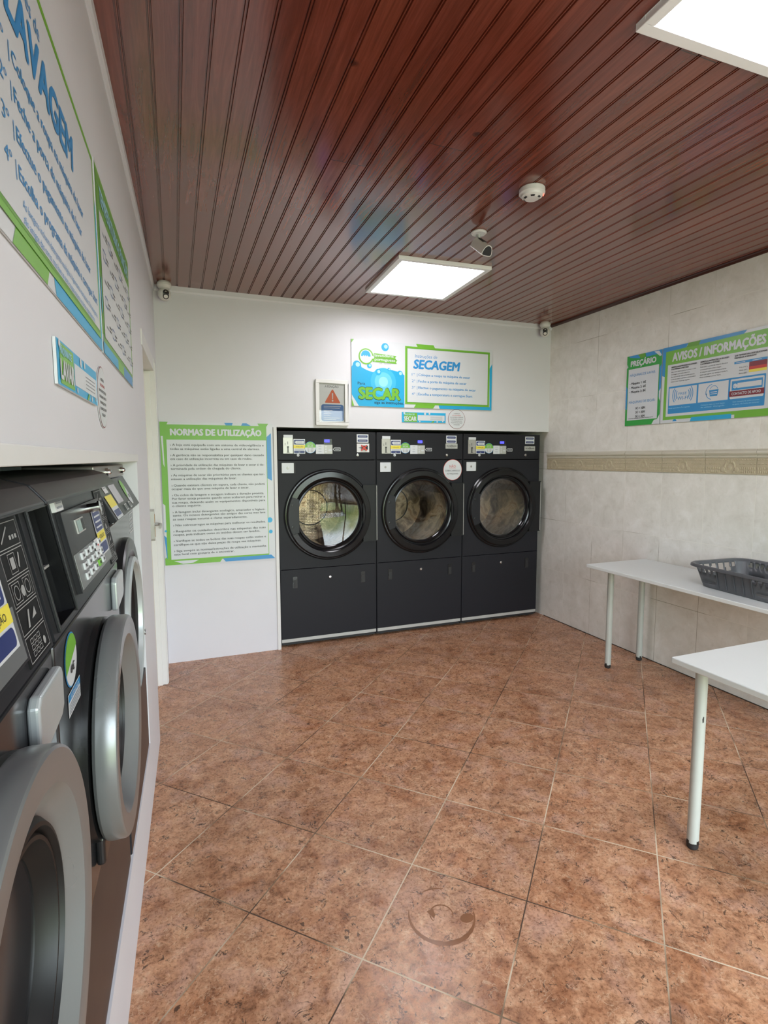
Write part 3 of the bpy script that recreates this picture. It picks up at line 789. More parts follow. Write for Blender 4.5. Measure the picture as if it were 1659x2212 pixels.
def six_euro_washer(s0, W, dcx, dcz, R, dpr, label):
    t = tag(empty('washing_machine', LP(s0, 0, 0), RZL), label, 'washing machine', 'coin washing machines in the left wall recess')
    b = MB()
    b.prism([(.0, .63), (.0, 1.208), (.16, 1.214), (.16, 1.43), (.80, 1.43), (.80, .63)], .004, W - .004, M_wfront, 'x')
    b.build('cabinet', t, bevel=.004)
    MB().prism([(.004, .285), (.004, .625), (.75, .625), (.75, .285)], .004, W - .004, M_wdark, 'x').build('lower_panel', t, bevel=.003)
    for fx in (.07, W - .07):
        for fy in (.08, .68):
            MB().cyl((fx, fy, RZ0 + .0004), (fx, fy, .286), .025, M_mblack).build('foot', t)
    MB().prism([(-.004, 1.431), (-.004, 1.436), (.018, 1.462), (.05, 1.472), (.30, 1.474), (.30, 1.431)], .004, W - .004, M_wdark, 'x', smooth=False).build('top_cap', t, bevel=.008, seg=3)
    MB().box(.006, W - .006, .22, .78, 1.431, 1.481, mat('blue_grey_sheet', '#9fb0b8', .4, .1)).build('top_cover', t)
    # tilted control panel: own frame, v runs up the slope
    hx0, hx1, hv0, hv1 = .040, .165, .012, .205
    p = MB(); H = .212
    p.box(.004, hx0, 0, .02, 0, H, M_wdark); p.box(hx1, W - .004, 0, .02, 0, H, M_wdark)
    p.box(hx0, hx1, 0, .02, 0, hv0, M_wdark); p.box(hx0, hx1, 0, .02, hv1, H, M_wdark)
    pn = p.build('control_panel', t, loc=(0, -.003, 1.216), rot=(-PT, 0, 0))
    q = MB()
    q.box(hx0, hx1, .12, .125, hv0, hv1, M_mblack); q.box(hx0 - .003, hx0, .0, .12, hv0, hv1, M_black); q.box(hx1, hx1 + .003, .0, .12, hv0, hv1, M_black)
    q.box(hx0, hx1, 0, .12, hv0 - .003, hv0, M_black); q.box(hx0, hx1, 0, .12, hv1, hv1 + .003, M_black)
    q.box(hx0, hx1, .02, .10, .098, .102, M_alu); q.box((hx0 + hx1) / 2, (hx0 + hx1) / 2 + .003, .02, .11, hv0, .098, M_black)
    q.build('detergent_hopper', pn)
    q = MB(); q.frame(hx0 - .008, hv0 - .006, hx1 + .008, hv1 + .006, .006, M_black, .002); q.box(hx0 - .010, hx0 - .004, -.005, 0, hv0 - .006, hv1 + .006, M_wdark)
    q.box(hx1 + .004, hx1 + .010, -.005, 0, hv0 - .006, hv1 + .006, M_wdark)
    q.build('hopper_frame', pn, bevel=.001)
    # coin panel
    a0, a1 = .212, .622
    q = MB(); q.box(a0, a1, -.010, 0, .026, .186, M_wdark); q.box(a0 + .010, a1 - .010, -.0105, -.0095, .030, .100, M_silver)
    cpn = q.build('coin_panel', pn, bevel=.002)
    T0 = .0115
    for i in range(5):
        for j in range(3):
            k = MB(); k.box(a0 + .060 + .050 * i, a0 + .088 + .050 * i, -.014, -.010, .040 + .021 * j, .054 + .021 * j, M_green if (i == 3 and j == 0) else M_pw)
            k.rect(a0 + .068 + .050 * i, .044 + .021 * j, a0 + .080 + .050 * i, .050 + .021 * j, M_ink, .0146)
            k.build('key', pn)
    k = MB(); k.box(a0 + .090, a0 + .170, -.0125, -.010, .132, .162, M_alu); k.rect(a0 + .094, .135, a0 + .135, .159, mat('lcd_green', '#7f9a94', .2), .0131); k.rect(a0 + .14, .135, a0 + .166, .159, M_ink, .0131)
    k.build('display', pn)
    k = MB(); k.cyl((a0 + .255, -.010, .172), (a0 + .255, -.034, .172), .010, M_chrome); k.cyl((a0 + .255, -.034, .172), (a0 + .255, -.038, .172), .013, M_chrome)
    k.build('panel_lock', pn)
    k = MB(); k.rect(a0 + .275, .052, a0 + .385, .178, M_pw, .0112); k.rrect(a0 + .282, .110, a0 + .378, .172, .008, M_navy, .0118)
    for i in range(4): k.rect(a0 + .292, .118 + .013 * i, a0 + .366, .122 + .013 * i, M_pw, .0124)
    k.rect(a0 + .275, .084, a0 + .385, .108, M_yel, .0118); k.text('ATENÇÃO', a0 + .330, .091, .010, M_ink, .0124, .070, 'C'); k.rrect(a0 + .282, .056, a0 + .378, .080, .008, M_navy, .0118)
    k.build('warning_sticker', pn)
    k = MB(); k.rect(a0 + .215, .058, a0 + .272, .100, M_paper, .0122); k.rect(a0 + .222, .082, a0 + .264, .086, M_red, .0128); k.rect(a0 + .222, .070, a0 + .264, .073, M_grey, .0128)
    k.build('instruction_sticker', pn)
    k = MB(); k.box(.176, .236, -.0120, 0, .190, .214, M_paper); k.rect(.184, .204, .228, .208, M_grey, .0126); k.rect(.184, .195, .228, .199, M_grey, .0126)
    k.build('cabinet_label', pn)
    # icon strip
    a0, a1 = W - .126, W - .018
    k = MB(); k.box(a0, a1, -.002, 0, .006, .206, M_strip)
    for i in range(5):
        v0 = .010 + .039 * i; k.frame(a0 + .006, v0, a1 - .006, v0 + .036, .0012, M_line, .0026)
        uc = (a0 + a1) / 2
        if i == 0:
            for r_ in range(3):
                for c_ in range(3): k.frame(uc - .030 + .016 * c_, v0 + .005 + .009 * r_, uc - .018 + .016 * c_, v0 + .012 + .009 * r_, .001, M_line, .0026)
            k.disc(uc + .028, v0 + .012, .006, M_line, .0026, 12)
        elif i == 1:
            k.pg([(uc - .02, v0 + .005), (uc - .006, v0 + .028), (uc, v0 + .028), (uc - .012, v0 + .005)], M_line, .0026); k.pg([(uc + .004, v0 + .012), (uc + .024, v0 + .026), (uc + .026, v0 + .014)], M_line, .0026)
        elif i == 2:
            for sg in (-1, 1): k.frame(uc + .024 * sg - .016, v0 + .004, uc + .024 * sg + .016, v0 + .032, .001, M_line, .0026); k.ring(uc + .024 * sg, v0 + .018, .009, .0105, M_line, .0026)
            k.disc(uc, v0 + .016, .008, M_line, .003, 12)
        elif i == 3:
            k.frame(uc - .022, v0 + .004, uc + .006, v0 + .032, .001, M_line, .0026); k.rect(uc - .016, v0 + .010, uc, v0 + .026, M_line, .0026); k.pg([(uc + .012, v0 + .01), (uc + .022, v0 + .03), (uc + .026, v0 + .028), (uc + .016, v0 + .008)], M_line, .0026)
        else:
            k.pg([(uc - .03, v0 + .010), (uc + .004, v0 + .030), (uc + .006, v0 + .028), (uc - .028, v0 + .008)], M_line, .0026)
            for c_ in range(3): k.rect(uc + .006 + .012 * c_, v0 + .010, uc + .014 + .012 * c_, v0 + .016, M_line, .0026)
    k.build('icon_strip', pn)
    # latch plate below the panel
    b = MB(); b.prism([(W - .150, 1.100), (W - .030, 1.112), (W - .014, 1.125), (W - .012, 1.176), (W - .020, 1.188), (W - .136, 1.188), (W - .150, 1.176)], -.016, 0, M_silvl, 'y')
    b.build('latch_plate', t, bevel=.005, seg=3)
    # door
    d = MB()
    d.lathe([(R - .016, .010), (R - .006, .012), (R - .001, .018), (R, .024), (R - .001, .049), (R - .003, .0535), (R - .007, .0555), (R - .040, .0545), (R - .046, .053), (R - .050, .049), (R - .076, .024), (R - .083, .020)], (dcx, -dpr, dcz), M_silver, 'y', 96)
    dd = d.build('door', t)
    g_ = MB(); g_.lathe([(R - .079, .022), (R - .086, .030), (R - .091, .031), (R - .095, .020), (R - .100, .026), (R - .105, .026), (R - .110, .012), (R - .117, .002), (R - .121, -.02)], (dcx, 0, dcz), mat('black_rubber', (.008, .008, .0085, 1), .42, spec=.3), 'y', 72); g_.build('gasket', dd)
    MB().lathe([(R - .118, -.003), (R - .14, -.025), (.05, -.048), (0, -.050)], (dcx, 0, dcz), M_wgl, 'y', 56).build('glass', dd)
    MB().lathe([(R - .116, -.060), (R - .116, -.20), (0, -.20)], (dcx, 0, dcz), M_drum, 'y', 40).build('drum', t)
    MB().lathe([(R - .002, -.001), (R - .002, .012), (R - .03, .014)], (dcx, 0, dcz), M_black, 'y', 72).build('door_seal', t)
    h = MB(); h.box(dcx - R * .62, dcx - R * .30, -.018, 0, dcz - R * 1.0, dcz - R * .74, M_black); h.build('hinge', t, bevel=.007, seg=3)
    return t
M1 = six_euro_washer(.172, .765, .455, .928, .250, -.006, 'nearest grey washing machine, its silver round door cut off by the bottom left corner')
M2 = six_euro_washer(.943, .765, .377, .905, .240, .006, 'middle grey washing machine with silver round door and green 6€ sticker')
# stickers on the middle machine, left of the door
b = MB(); b.disc(.110, 1.150, .048, M_blue, .001); b.disc(.110, 1.150, .0455, M_pw, .0016); b.disc(.110, 1.150, .0455, M_green, .0022, 32, .35, PI + .35)
b.text('6€', .112, 1.128, .015, M_ink, .0028, .030, 'C', .02); b.build('price_sticker', M2)
b = MB(); b.pg([(.072, 1.058), (.172, 1.058), (.172, 1.098), (.072, 1.098)], M_pw, .001); b.rect(.074, 1.084, .170, 1.096, M_blue, .0016); b.text('ATENÇÃO', .122, 1.0865, .0075, M_pw, .0022, .066, 'C')
for k in range(4): b.rect(.078, 1.062 + .005 * k, .166, 1.064 + .005 * k, M_grey, .0016)
b.build('caution_sticker', M2)
# last machine: larger, black door surround
W3 = .705
t = tag(empty('washing_machine', LP(1.722, 0, 0), RZL), 'farthest washing machine, with black door surround, beside the white door', 'washing machine', 'coin washing machines in the left wall recess')
Y3 = .022
b = MB(); b.prism([(Y3, .63), (Y3, 1.300), (.0, 1.318), (.16, 1.322), (.16, 1.43), (.80, 1.43), (.80, .63)], .004, W3 - .004, M_wfront, 'x'); b.build('cabinet', t, bevel=.004)
MB().prism([(.002, .285), (.002, .625), (.75, .625), (.75, .285)], .004, W3 - .004, M_wdark, 'x').build('lower_panel', t, bevel=.003)
for fx in (.07, W3 - .07):
    for fy in (.08, .68): MB().cyl((fx, fy, RZ0 + .0004), (fx, fy, .286), .025, M_mblack).build('foot', t)
b = MB(); b.box(.004, W3 - .004, .050, .30, 1.437, 1.480, M_steel); b.build('top_cover', t, bevel=.003)
for sx_ in (.22, .60):
    b = MB(); b.cyl((sx_, .052, 1.460), (sx_, .040, 1.460), .012, M_chrome); b.sphere((sx_, .040, 1.460), .009, M_chrome, 12, 8); b.build('screw', t)
pt3 = math.atan2(.058, .112)
p = MB(); p.box(.004, W3 - .004, 0, .02, 0, .126, M_wdark); pn = p.build('control_panel', t, loc=(0, -.004, 1.322), rot=(-pt3, 0, 0), bevel=.002)
k = MB(); k.rect(.08, .085, .15, .118, M_paper, .001); k.rect(.09, .10, .14, .104, M_grey, .0016); k.build('small_sticker', pn)
k = MB(); k.rect(.20, .040, .34, .108, mat('lcd_grey', '#b3adb8', .25), .001); k.build('display', pn)
k = MB(); k.rect(.03, .002, .16, .078, M_pw, .0012); k.rect(.03, .040, .16, .078, M_yel, .0018); k.rect(.04, .010, .15, .030, M_navy, .0018); k.build('warning_sticker', pn)
k = MB(); k.disc(.520, .064, .050, M_pw, .001); k.disc(.520, .064, .050, M_green, .0016, 32, .5, PI + .5); k.text('8€', .53, .040, .014, M_ink, .0022, .028, 'C', .02); k.build('price_sticker', pn)
for ux in (.27, .38):
    k = MB(); k.box(ux, ux + .05, -.004, 0, .008, .030, M_black); k.frame(ux, .008, ux + .05, .030, .003, M_pw, .0046); k.build('button', pn)
k = MB(); k.frame(W3 - .150, 1.215, W3 - .030, 1.292, .004, M_pw, .0008)
for i in range(4): k.rect(W3 - .130, 1.228 + .014 * i, W3 - .05, 1.231 + .014 * i, M_pw, .0008)
k.build('outline_sticker', t, loc=(0, Y3, 0))
cx, cz = .340, .920
MB().lathe([(.308, 0), (.306, .016), (.300, .022), (.290, .024), (.262, .022), (.246, .010), (.236, 0)], (cx, Y3, cz), M_black, 'y', 80).build('door_surround', t)
dd = MB().lathe([(.236, .008), (.240, .020), (.238, .030), (.232, .035), (.226, .036), (.219, .031), (.214, .014)], (cx, Y3, cz), M_silvl, 'y', 80).build('door', t)
MB().lathe([(.216, .016), (.19, .008), (.172, -.012)], (cx, Y3, cz), mat('black_rubber', (.008, .008, .0085, 1), .42, spec=.3), 'y', 64).build('gasket', dd)
MB().lathe([(.174, -.010), (.14, -.03), (0, -.05)], (cx, Y3, cz), M_wgl, 'y', 56).build('glass', dd)
MB().lathe([(.175, -.055), (.175, -.22), (0, -.22)], (cx, Y3, cz), M_drum, 'y', 40).build('drum', t)
MB().cyl((cx + .222, .0, cz - .10), (cx + .222, -.018, cz - .10), .012, M_chrome).build('hinge_pin', dd)

# ------------------------------------------------------------------ printed signs
BW = dict(y=YB, rz=0.0)
def board(name, loc, rz, Wd, Hd, label, cat, m=None, th=.010, group=None, edge=None):
    t = tag(empty(name, loc, rz), label, cat, group)
    p = MB().box(0, Wd, -th, 0, 0, Hd, edge or M_pw).build('panel', t)
    return t
def bubbles(b, items, th):
    for (u_, v_, r_) in items:
        b.disc(u_, v_, r_, M_cyan, th, 28); b.disc(u_ + r_ * .2, v_ + r_ * .15, r_ * .5, M_lcyan, th + .0005, 20)

# house rules poster left of the dryers
PW, PH = .790, 1.030
t = board('notice_poster', (-.088, YB - .001, .735), 0, PW, PH, 'tall green and white house rules poster NORMAS DE UTILIZAÇÃO left of the dryers', 'poster', th=.006)
b = MB(); T = .0068
b.rect(0, 0, PW, PH, M_pw, T)
b.pg([(0, PH), (.055, PH), (.045, PH - .02), (PW - .10, PH - .02), (PW - .11, PH), (PW - .03, PH), (PW - .05, PH - .03), (PW - .05, .03), (.4, .03), (.38, 0), (0, 0), (0, .05), (.022, .07), (.022, PH - .6), (0, PH - .58)], M_green, T + .0006)
b.rect(.016, .022, PW - .046, PH - .018, M_green, T + .0011)
b.pg([(.005, PH - .10), (.018, PH - .10), (.022, PH - .32), (.014, PH - .30)], M_pw, T + .0017)
b.pg([(.06, .028), (.23, .028), (.19, .008), (.12, .004)], M_pw, T + .0017)
b.pg([(.012, .05), (.030, .045), (.018, .20), (-.0, .22)], M_blue, T + .0009)
b.pg([(PW - .045, .62), (PW - .012, .60), (PW - .012, .96), (PW - .045, .93)], M_blue, T + .0017); b.pg([(.42, 0), (PW, .0), (PW - .03, .03), (.40, .026)], M_blue, T + .0017)
b.pg([(.44, PH), (.50, PH), (.495, PH - .018), (.45, PH - .018)], M_blue, T + .0017); b.pg([(.57, PH), (.60, PH), (.63, PH - .018), (.56, PH - .018)], M_blue, T + .0017)
for u_, v_, r_ in ((PW - .035, .30, .020), (PW - .03, .21, .014), (.012, .25, .008)): b.disc(u_, v_, r_, M_cyan, T + .0021, 20)
b.rect(.041, .040, .740, .905, M_pw, T + .0026)
b.build('border_print', t)
MB().text('NORMAS DE UTILIZAÇÃO', .066, .937, .046, M_pw, T + .0022, .642, bold=.062).build('heading', t)
norm = [('› A loja está equipada com um sistema de videovigilância e', 415, 1), ('todas as máquinas estão ligadas a uma central de alarmes.', 465, .952),
 ('› A gerência não se responsabiliza por qualquer dano causado', 545, 1), ('em caso de utilização incorreta ou em caso de roubo.', 592, .865),
 ('› A prioridade de utilização das máquinas de lavar e secar é de-', 672, 1), ('terminada pela ordem de chegada do cliente.', 718, .742),
 ('› As máquinas de secar são prioritárias para os clientes que ter-', 800, 1), ('minem a utilização das máquinas de lavar.', 848, .69),
 ('› Quando existem clientes em espera, cada cliente, não poderá', 930, 1), ('ocupar mais do que uma máquina de lavar e secar.', 975, .825),
 ('› Os ciclos de lavagem e secagem indicam a duração prevista.', 1055, .99), ('Por favor esteja presente quando estes acabarem para retirar a', 1100, 1), ('sua roupa, deixando assim os equipamentos disponíveis para', 1150, 1), ('o cliente seguinte.', 1192, .30),
 ('› A lavagem inclui detergente ecológico, amaciador e higieni-', 1272, 1), ('zante. Os nossos detergentes são amigos das cores mas lave', 1315, 1), ('as suas roupas escuras e claras separadamente.', 1365, .795),
 ('› Não sobrecarregue as máquinas para melhorar os resultados.', 1442, 1),
 ('› Respeite os cuidados descritos nas etiquetas das suas', 1520, 1), ('roupas, pois indicam como os tecidos devem ser lavados.', 1565, .935),
 ('› Verifique se todos os bolsos das suas roupas estão vazios e', 1645, 1), ('certifique-se que não deixa peças de roupa nas máquinas.', 1695, .945),
 ('› Siga sempre as normas/instruções de utilização e mantenha', 1775, 1), ('este local com gostaria de o encontrar.', 1820, .64)]
b = MB()
for s_, y_, k in norm:
    b.text(s_, .062, .905 - (y_ - 352) / 1538 * .866 - .009, .0165, M_ink, T + .0034, .660 * k, bold=.012)
b.build('rules_text', t)

def logo(b, u_, v_, k, T):
    b.disc(u_, v_, .063 * k, M_green, T); b.disc(u_, v_, .052 * k, M_pw, T + .0005)
    b.disc(u_ - .002 * k, v_ + .006 * k, .040 * k, M_cyan, T + .001, 32, -.15, PI + .15)
    for q in (-.022, -.006, .010): b.disc(u_ + q * k, v_ + .001 * k, .006 * k, M_pw, T + .0015, 14)
    b.disc(u_ + .056 * k, v_ - .004 * k, .012 * k, M_pw, T + .0012, 16)
    g1 = [(u_ + .066 * k, v_ + .030 * k), (u_ + .262 * k, v_ + .018 * k), (u_ + .248 * k, v_ + .002 * k), (u_ + .262 * k, v_ - .012 * k), (u_ + .064 * k, v_ - .002 * k)]
    g2 = [(u_ + .062 * k, v_ - .004 * k), (u_ + .270 * k, v_ - .014 * k), (u_ + .256 * k, v_ - .032 * k), (u_ + .266 * k, v_ - .044 * k), (u_ + .056 * k, v_ - .038 * k)]
    b.pg(g1, M_green, T + .0006); b.pg(g2, M_green, T + .0009)
    b.text('lavandaria', u_ + .072 * k, v_ + .004 * k, .022 * k, M_pw, T + .0014, .165 * k, bold=.02); b.text('portuguesa', u_ + .072 * k, v_ - .028 * k, .022 * k, M_pw, T + .0017, .178 * k, bold=.02)
    b.text('self - service', u_ + .11 * k, v_ - .052 * k, .008 * k, M_grey, T + .0014, .10 * k)

def instruction_board(name, loc, rz, Hs, label, verb, title, steps, extra, kx=1.0, hu=.533, th=.008):
    W = 1.290
    t = board(name, loc, rz, W, Hs, label, 'instruction sign', th=th)
    k = Hs / .520; T = th + .0006; t.scale.x = kx
    b = MB(); b.rect(0, 0, W, Hs, M_pw, T)
    wave = [(0, .305), (.02, .335), (.05, .340), (.075, .325), (.085, .305), (.13, .285), (.18, .272), (.22, .285), (.26, .290), (.31, .300), (.35, .296), (.41, .285), (.455, .262)]
    b.pg([(0, .09)] + [(p[0], p[1] * k) for p in wave] + [(.455, 0), (.06, 0)], M_cyan, T + .0005)
    b.pg([(0, .06 * k), (0, 0), (.02, 0)], M_green, T + .0005); b.pg([(0, Hs), (.022, Hs), (0, Hs - .03)], M_green, T + .0005)
    b.pg([(.56, Hs), (.72, Hs), (.74, Hs - .035), (.58, Hs - .035)], M_green, T + .0005); b.pg([(.54, 0), (.72, 0), (.74, .03), (.56, .03)], M_green, T + .0005)
    b.pg([(1.27, .02), (W, 0), (W, .40 * k), (1.265, .36 * k)], M_cyan, T + .0005); b.pg([(.78, 0), (W, 0), (1.27, .028), (.77, .028)], M_cyan, T + .0006)
    bubbles(b, [(.045, .320 * k, .035), (.225, .275 * k, .026), (.318, .300 * k, .013), (.415, .270 * k, .026), (.15, .32 * k, .020), (.285, .475 * k, .032)], T + .0011)
    for r_, th_ in ((.11, .0008), (.075, .0010), (.04, .0012)): b.disc(.27, .20 * k, r_, mat('print_cyan_glow_%d' % int(r_ * 1000), {110: '#3fb0da', 75: '#66c2e2', 40: '#8fd3ea'}[int(round(r_ * 1000))], .35), T + th_, 40)
    b.frame(.461, .028 * k, 1.264, .497 * k, .020, M_green, T + .0018); b.frame(.474, .040 * k, 1.252, .485 * k, .008, M_olive, T + .0022)
    b.rect(.481, .046 * k, 1.246, .479 * k, M_pw, T + .0026)
    b.build('background_print', t)
    b = MB(); logo(b, .122, .392 * k, 1, T + .002); b.build('logo', t)
    b = MB(); b.text('Para', .050, .170 * k, .022, M_ink, T + .002, .062); b.text(verb, .052, .058 * k, .096 * k, M_ink, T + .0022, .374, bold=.074); b.text(verb, .055, .061 * k, .090 * k, M_green, T + .0030, .366, bold=.06)
    b.text('siga as instruções.', .190, .024 * k, .022, M_ink, T + .0022, .258, bold=.01); b.build('slogan', t)
    b = MB(); b.text('Instruções de', .548, .410 * k, .028 * k, M_blue, T + .0034, .205, shear=.12); b.text(title, hu, .322 * k, .074 * k, M_blue, T + .0034, .440, bold=.048, shear=.15); b.build('heading', t)
    for i, s_ in enumerate(steps):
        v = (.262 - .0525 * i) * k; b = MB()
        b.text('%dº |' % (i + 1), .520, v, .022 * k, M_blue, T + .0034, .050); b.text(s_[0], .580, v, .022 * k, M_blue, T + .0034, s_[1], bold=.019)
        b.build('step_text', t)
    if extra:
        b = MB()
        for i, s_ in enumerate(extra): b.text(s_[0], .590, (.062 - .022 * i + .008) * k, .0135 * k, M_blue, T + .0034, s_[1], shear=.1)
        b.build('footnote_text', t)
    return t
instruction_board('instruction_sign', (1.335, YB - .001, 1.920), 0, .520, 'wide blue and green SECAGEM drying instructions sign above the dryers', 'SECAR', 'SECAGEM',
    [('Coloque a roupa na máquina de secar', .490), ('Feche a porta da máquina de secar', .455), ('Efectue o pagamento na máquina de secar', .548), ('Escolha a temperatura e carregue Start', .515)], [])
instruction_board('instruction_sign', LP(.309, .001, 1.782), RZL, .487, 'large LAVAGEM washing instructions sign on the left wall, cut off at the edge', 'LAVAR', 'LAVAGEM',
    [('Coloque a roupa na máquina de lavar', .500), ('Feche a porta da máquina de lavar', .470), ('Efectue o pagamento na máquina de lavar', .560), ('Escolha o programa da máquina e carregue Start', .640)],
    [('As lavagens incluem detergente ecológico, higienizante e amaciador. Os detergentes', .620), ('são amigos das cores, mas lave as suas roupas escuras e claras separadamente.', .580)], 1.01, .560, .0025)

# framed warning
t = tag(empty('picture_frame', (1.040, YB - .001, 1.760)), 'white picture frame with orange warning triangle headed ATENÇÃO', 'picture frame')
W, H = .262, .355
b = MB(); wd = .028
for a in ((0, W, 0, wd), (0, W, H - wd, H), (0, wd, wd, H - wd), (W - wd, W, wd, H - wd)): b.box(a[0], a[1], -.022, 0, a[2], a[3], M_trimw)
b.build('frame', t, bevel=.003)
b = MB(); b.box(wd, W - wd, -.008, 0, wd, H - wd, M_paper); T = .0086
b.pg(rr_pts(.045, .035, .227, .165, .018), M_dbl, T)
for i, wv in enumerate((.14, .13, .07, .05, .06, .05, .13, .10)): b.rect(.065, .148 - .0125 * i - (.006 if i > 1 else 0) - (.008 if i > 5 else 0), .065 + wv, .1505 - .0125 * i - (.006 if i > 1 else 0) - (.008 if i > 5 else 0), M_pw, T + .0006)
tri = [(.133, .280), (.141, .280), (.199, .182), (.196, .176), (.078, .176), (.075, .182)]
b.pg(tri, M_orange, T); b.pg([(.132, .252), (.142, .252), (.140, .206), (.134, .206)], M_pw, T + .0006); b.disc(.137, .194, .0065, M_pw, T + .0006, 16)
b.text('ATENÇÃO', .131, .294, .017, M_ink, T, .112, 'C'); b.build('printed_sheet', t)
MB().box(wd - .004, W - wd + .004, -.013, -.011, wd - .004, H - wd + .004, glass('picture_glass', (.97, .97, .97, 1), .6)).build('glass', t)

def strip_sign(name, loc, rz, W, H, word, label):
    t = tag(empty(name, loc, rz), label, 'label'); T = .0055
    b = MB(); b.box(0, W, -.005, 0, 0, H, M_pw); b.rect(0, 0, W, H, M_cyan, T); b.rect(.02 * W / .4, .004, .34 * W, H - .004, M_green, T + .0005)
    b.rect(.355 * W, .2 * H, W * .975, .74 * H, M_pw, T + .0005)
    for i in range(4): b.rect(.64 * W, (.30 + .10 * i) * H, .92 * W, (.325 + .10 * i) * H, M_grey, T + .001)
    for u_, v_, r_ in ((.05, .9, .10), (.52, .88, .12), (.62, .90, .10), (.80, .1, .08), (.93, .15, .07), (.4, .1, .07)): b.disc(u_ * W, min(max(v_ * H, r_ * H), H - r_ * H), r_ * H, M_pw, T + .001, 16)
    b.pg([(.66 * W, 0), (.70 * W, 0), (.74 * W, .18 * H), (.70 * W, .18 * H)], M_green, T + .0011)
    b.build('panel', t)
    MB().text('MÁQUINA DE', .04 * W, .70 * H, .17 * H, M_lcyan, T + .0016, .24 * W, bold=.02).text(word, .04 * W, .16 * H, .44 * H, M_pw, T + .0016, .285 * W, bold=.05).build('lettering', t)
strip_sign('strip_label', (1.770, YB - .001, 1.801), 0, .405, .083, 'SECAR', 'small blue and green SECAR strip label just above the dryers')
strip_sign('strip_label', LP(1.060, .001, 1.628), RZL, .405, .078, 'LAVAR', 'small blue and green LAVAR strip label on the left wall above the washers')

def round_notice(loc, rz, R, label):
    t = tag(empty('round_notice', loc, rz), label, 'sticker', 'round white liability notices'); T = .002
    b = MB().lathe([(R, 0), (R, .0018)], (0, 0, 0), M_pw, 'y', 48); b.disc(0, 0, R, M_maroon, T); b.disc(0, 0, R * .965, M_pw, T + .0005); b.build('disc', t)
    b = MB()
    for i, (s_, w_) in enumerate((('A GERÊNCIA', .7), ('NÃO SE RESPONSABILIZA', 1.0), ('PELA INCORRETA UTILIZAÇÃO', 1.5), ('DAS MÁQUINAS. DANOS OU', 1.42), ('USO INADEQUADO DOS', 1.25), ('PROGRAMAS DE LAVAGEM', 1.3), ('OU SECAGEM.', .72))):
        b.text(s_, 0, R * (.52 - .19 * i), R * .095, M_red if i == 1 else M_ink, T + .001, R * w_, 'C', .01)
    b.build('notice_text', t)
round_notice((2.283, YB - .001, 1.837), 0, .083, 'round white notice beside the SECAR strip above the dryers')
round_notice(LP(1.575, .001, 1.659), RZL, .078, 'round white notice on the left wall beside the LAVAR strip')

# drying temperature table on the left wall
W, H = .770, .490
t = board('temperature_chart', LP(1.632, .001, 1.783), RZL, W, H, 'green framed chart of programmes and icons on the left wall, right of the LAVAGEM sign', 'sign', th=.0025)
b = MB(); T = .0031; b.rect(0, 0, W, H, M_pw, T); b.rect(0, .05, W, H - .01, M_green, T + .0005); b.rect(.01, .02, W - .02, H - .02, M_olive, T + .001)
b.rect(0, 0, .3, .03, M_cyan, T + .0014); b.rect(.45, 0, W - .04, .035, M_blue, T + .0014); b.rect(.3, 0, .45, .03, M_green, T + .0014); b.pg([(0, .1), (.012, .11), (.012, .2), (0, .19)], M_cyan, T + .0014)
b.rect(.03, .045, W - .04, H - .115, M_pw, T + .002); b.build('border_print', t)
MB().text('TEMPERATURAS E FUNÇÕES', W / 2, H - .088, .042, M_lcyan, T + .0022, .68, 'C', .03).build('heading', t)
b = MB()
for i in range(6):
    for j in range(5):
        u_, v_ = .065 + .120 * i, .075 + .062 * j
        if (i + j) % 2: b.frame(u_, v_, u_ + .05, v_ + .028, .003, M_dbl, T + .0028)
        else: b.rect(u_ + .004, v_ + .004, u_ + .044, v_ + .010, M_grey, T + .0028)
        b.rect(u_ + .058, v_ + .016, u_ + .10, v_ + .021, M_ink, T + .0028); b.rect(u_ + .058, v_ + .006, u_ + .094, v_ + .010, M_ink, T + .0028)
b.build('chart_print', t)

# price list and information board on the tiled wall (their right runs towards the camera)
RZR = -PI / 2
W, H = .318, .520
t = board('price_list', (XR - .001, 3.247, 1.743), RZR, W, H, 'narrow green PREÇÁRIO price list on the tiled wall', 'sign', th=.008)
b = MB(); T = .0088; b.rect(0, 0, W, H, M_green2, T)
b.pg([(.02, H), (.12, H), (.12, H - .03), (.025, H - .012)], M_blue, T + .0005); b.pg([(.17, H), (W, H), (W, H - .05), (.29, H - .025), (.18, H - .03)], M_blue, T + .0005)
b.pg([(.10, H), (.17, H), (.165, H - .03), (.13, H - .03)], M_olive, T + .0007); b.pg([(.25, H - .005), (.29, H - .005), (.315, H - .04), (.30, H - .045)], M_pw, T + .001)
b.pg([(0, .13), (.014, .12), (.014, .28), (0, .30)], M_blue, T + .0005); b.pg([(W, .17), (W - .016, .19), (W - .016, .40), (W, .42)], M_blue, T + .0005); b.pg([(W, .16), (W - .012, .18), (W - .014, .23), (W, .25)], M_pw, T + .001)
b.pg([(W, 0), (.25, 0), (.27, .03), (W - .02, .035), (W, .07)], M_pw, T + .0005); b.pg([(0, .43), (.014, .44), (.006, .46)], M_pw, T + .0008)
b.rect(.020, .040, .296, .420, M_pw, T + .0016); b.build('border_print', t)
MB().text('PREÇÁRIO', .036, .440, .040, M_pw, T + .001, .234, bold=.055).build('heading', t)
b = MB(); b.text('MÁQUINAS DE LAVAR:', .036, .365, .019, M_blue, T + .0024, .232); b.text('MÁQUINAS DE SECAR:', .036, .165, .019, M_blue, T + .0024, .240)
for i, s_ in enumerate(('- Máquina 1: 6€', '- Máquina 2: 6€', '- Máquina 3: 8€')): b.text(s_, .036, .305 - .031 * i, .017, M_ink, T + .0024, .152, bold=.022)
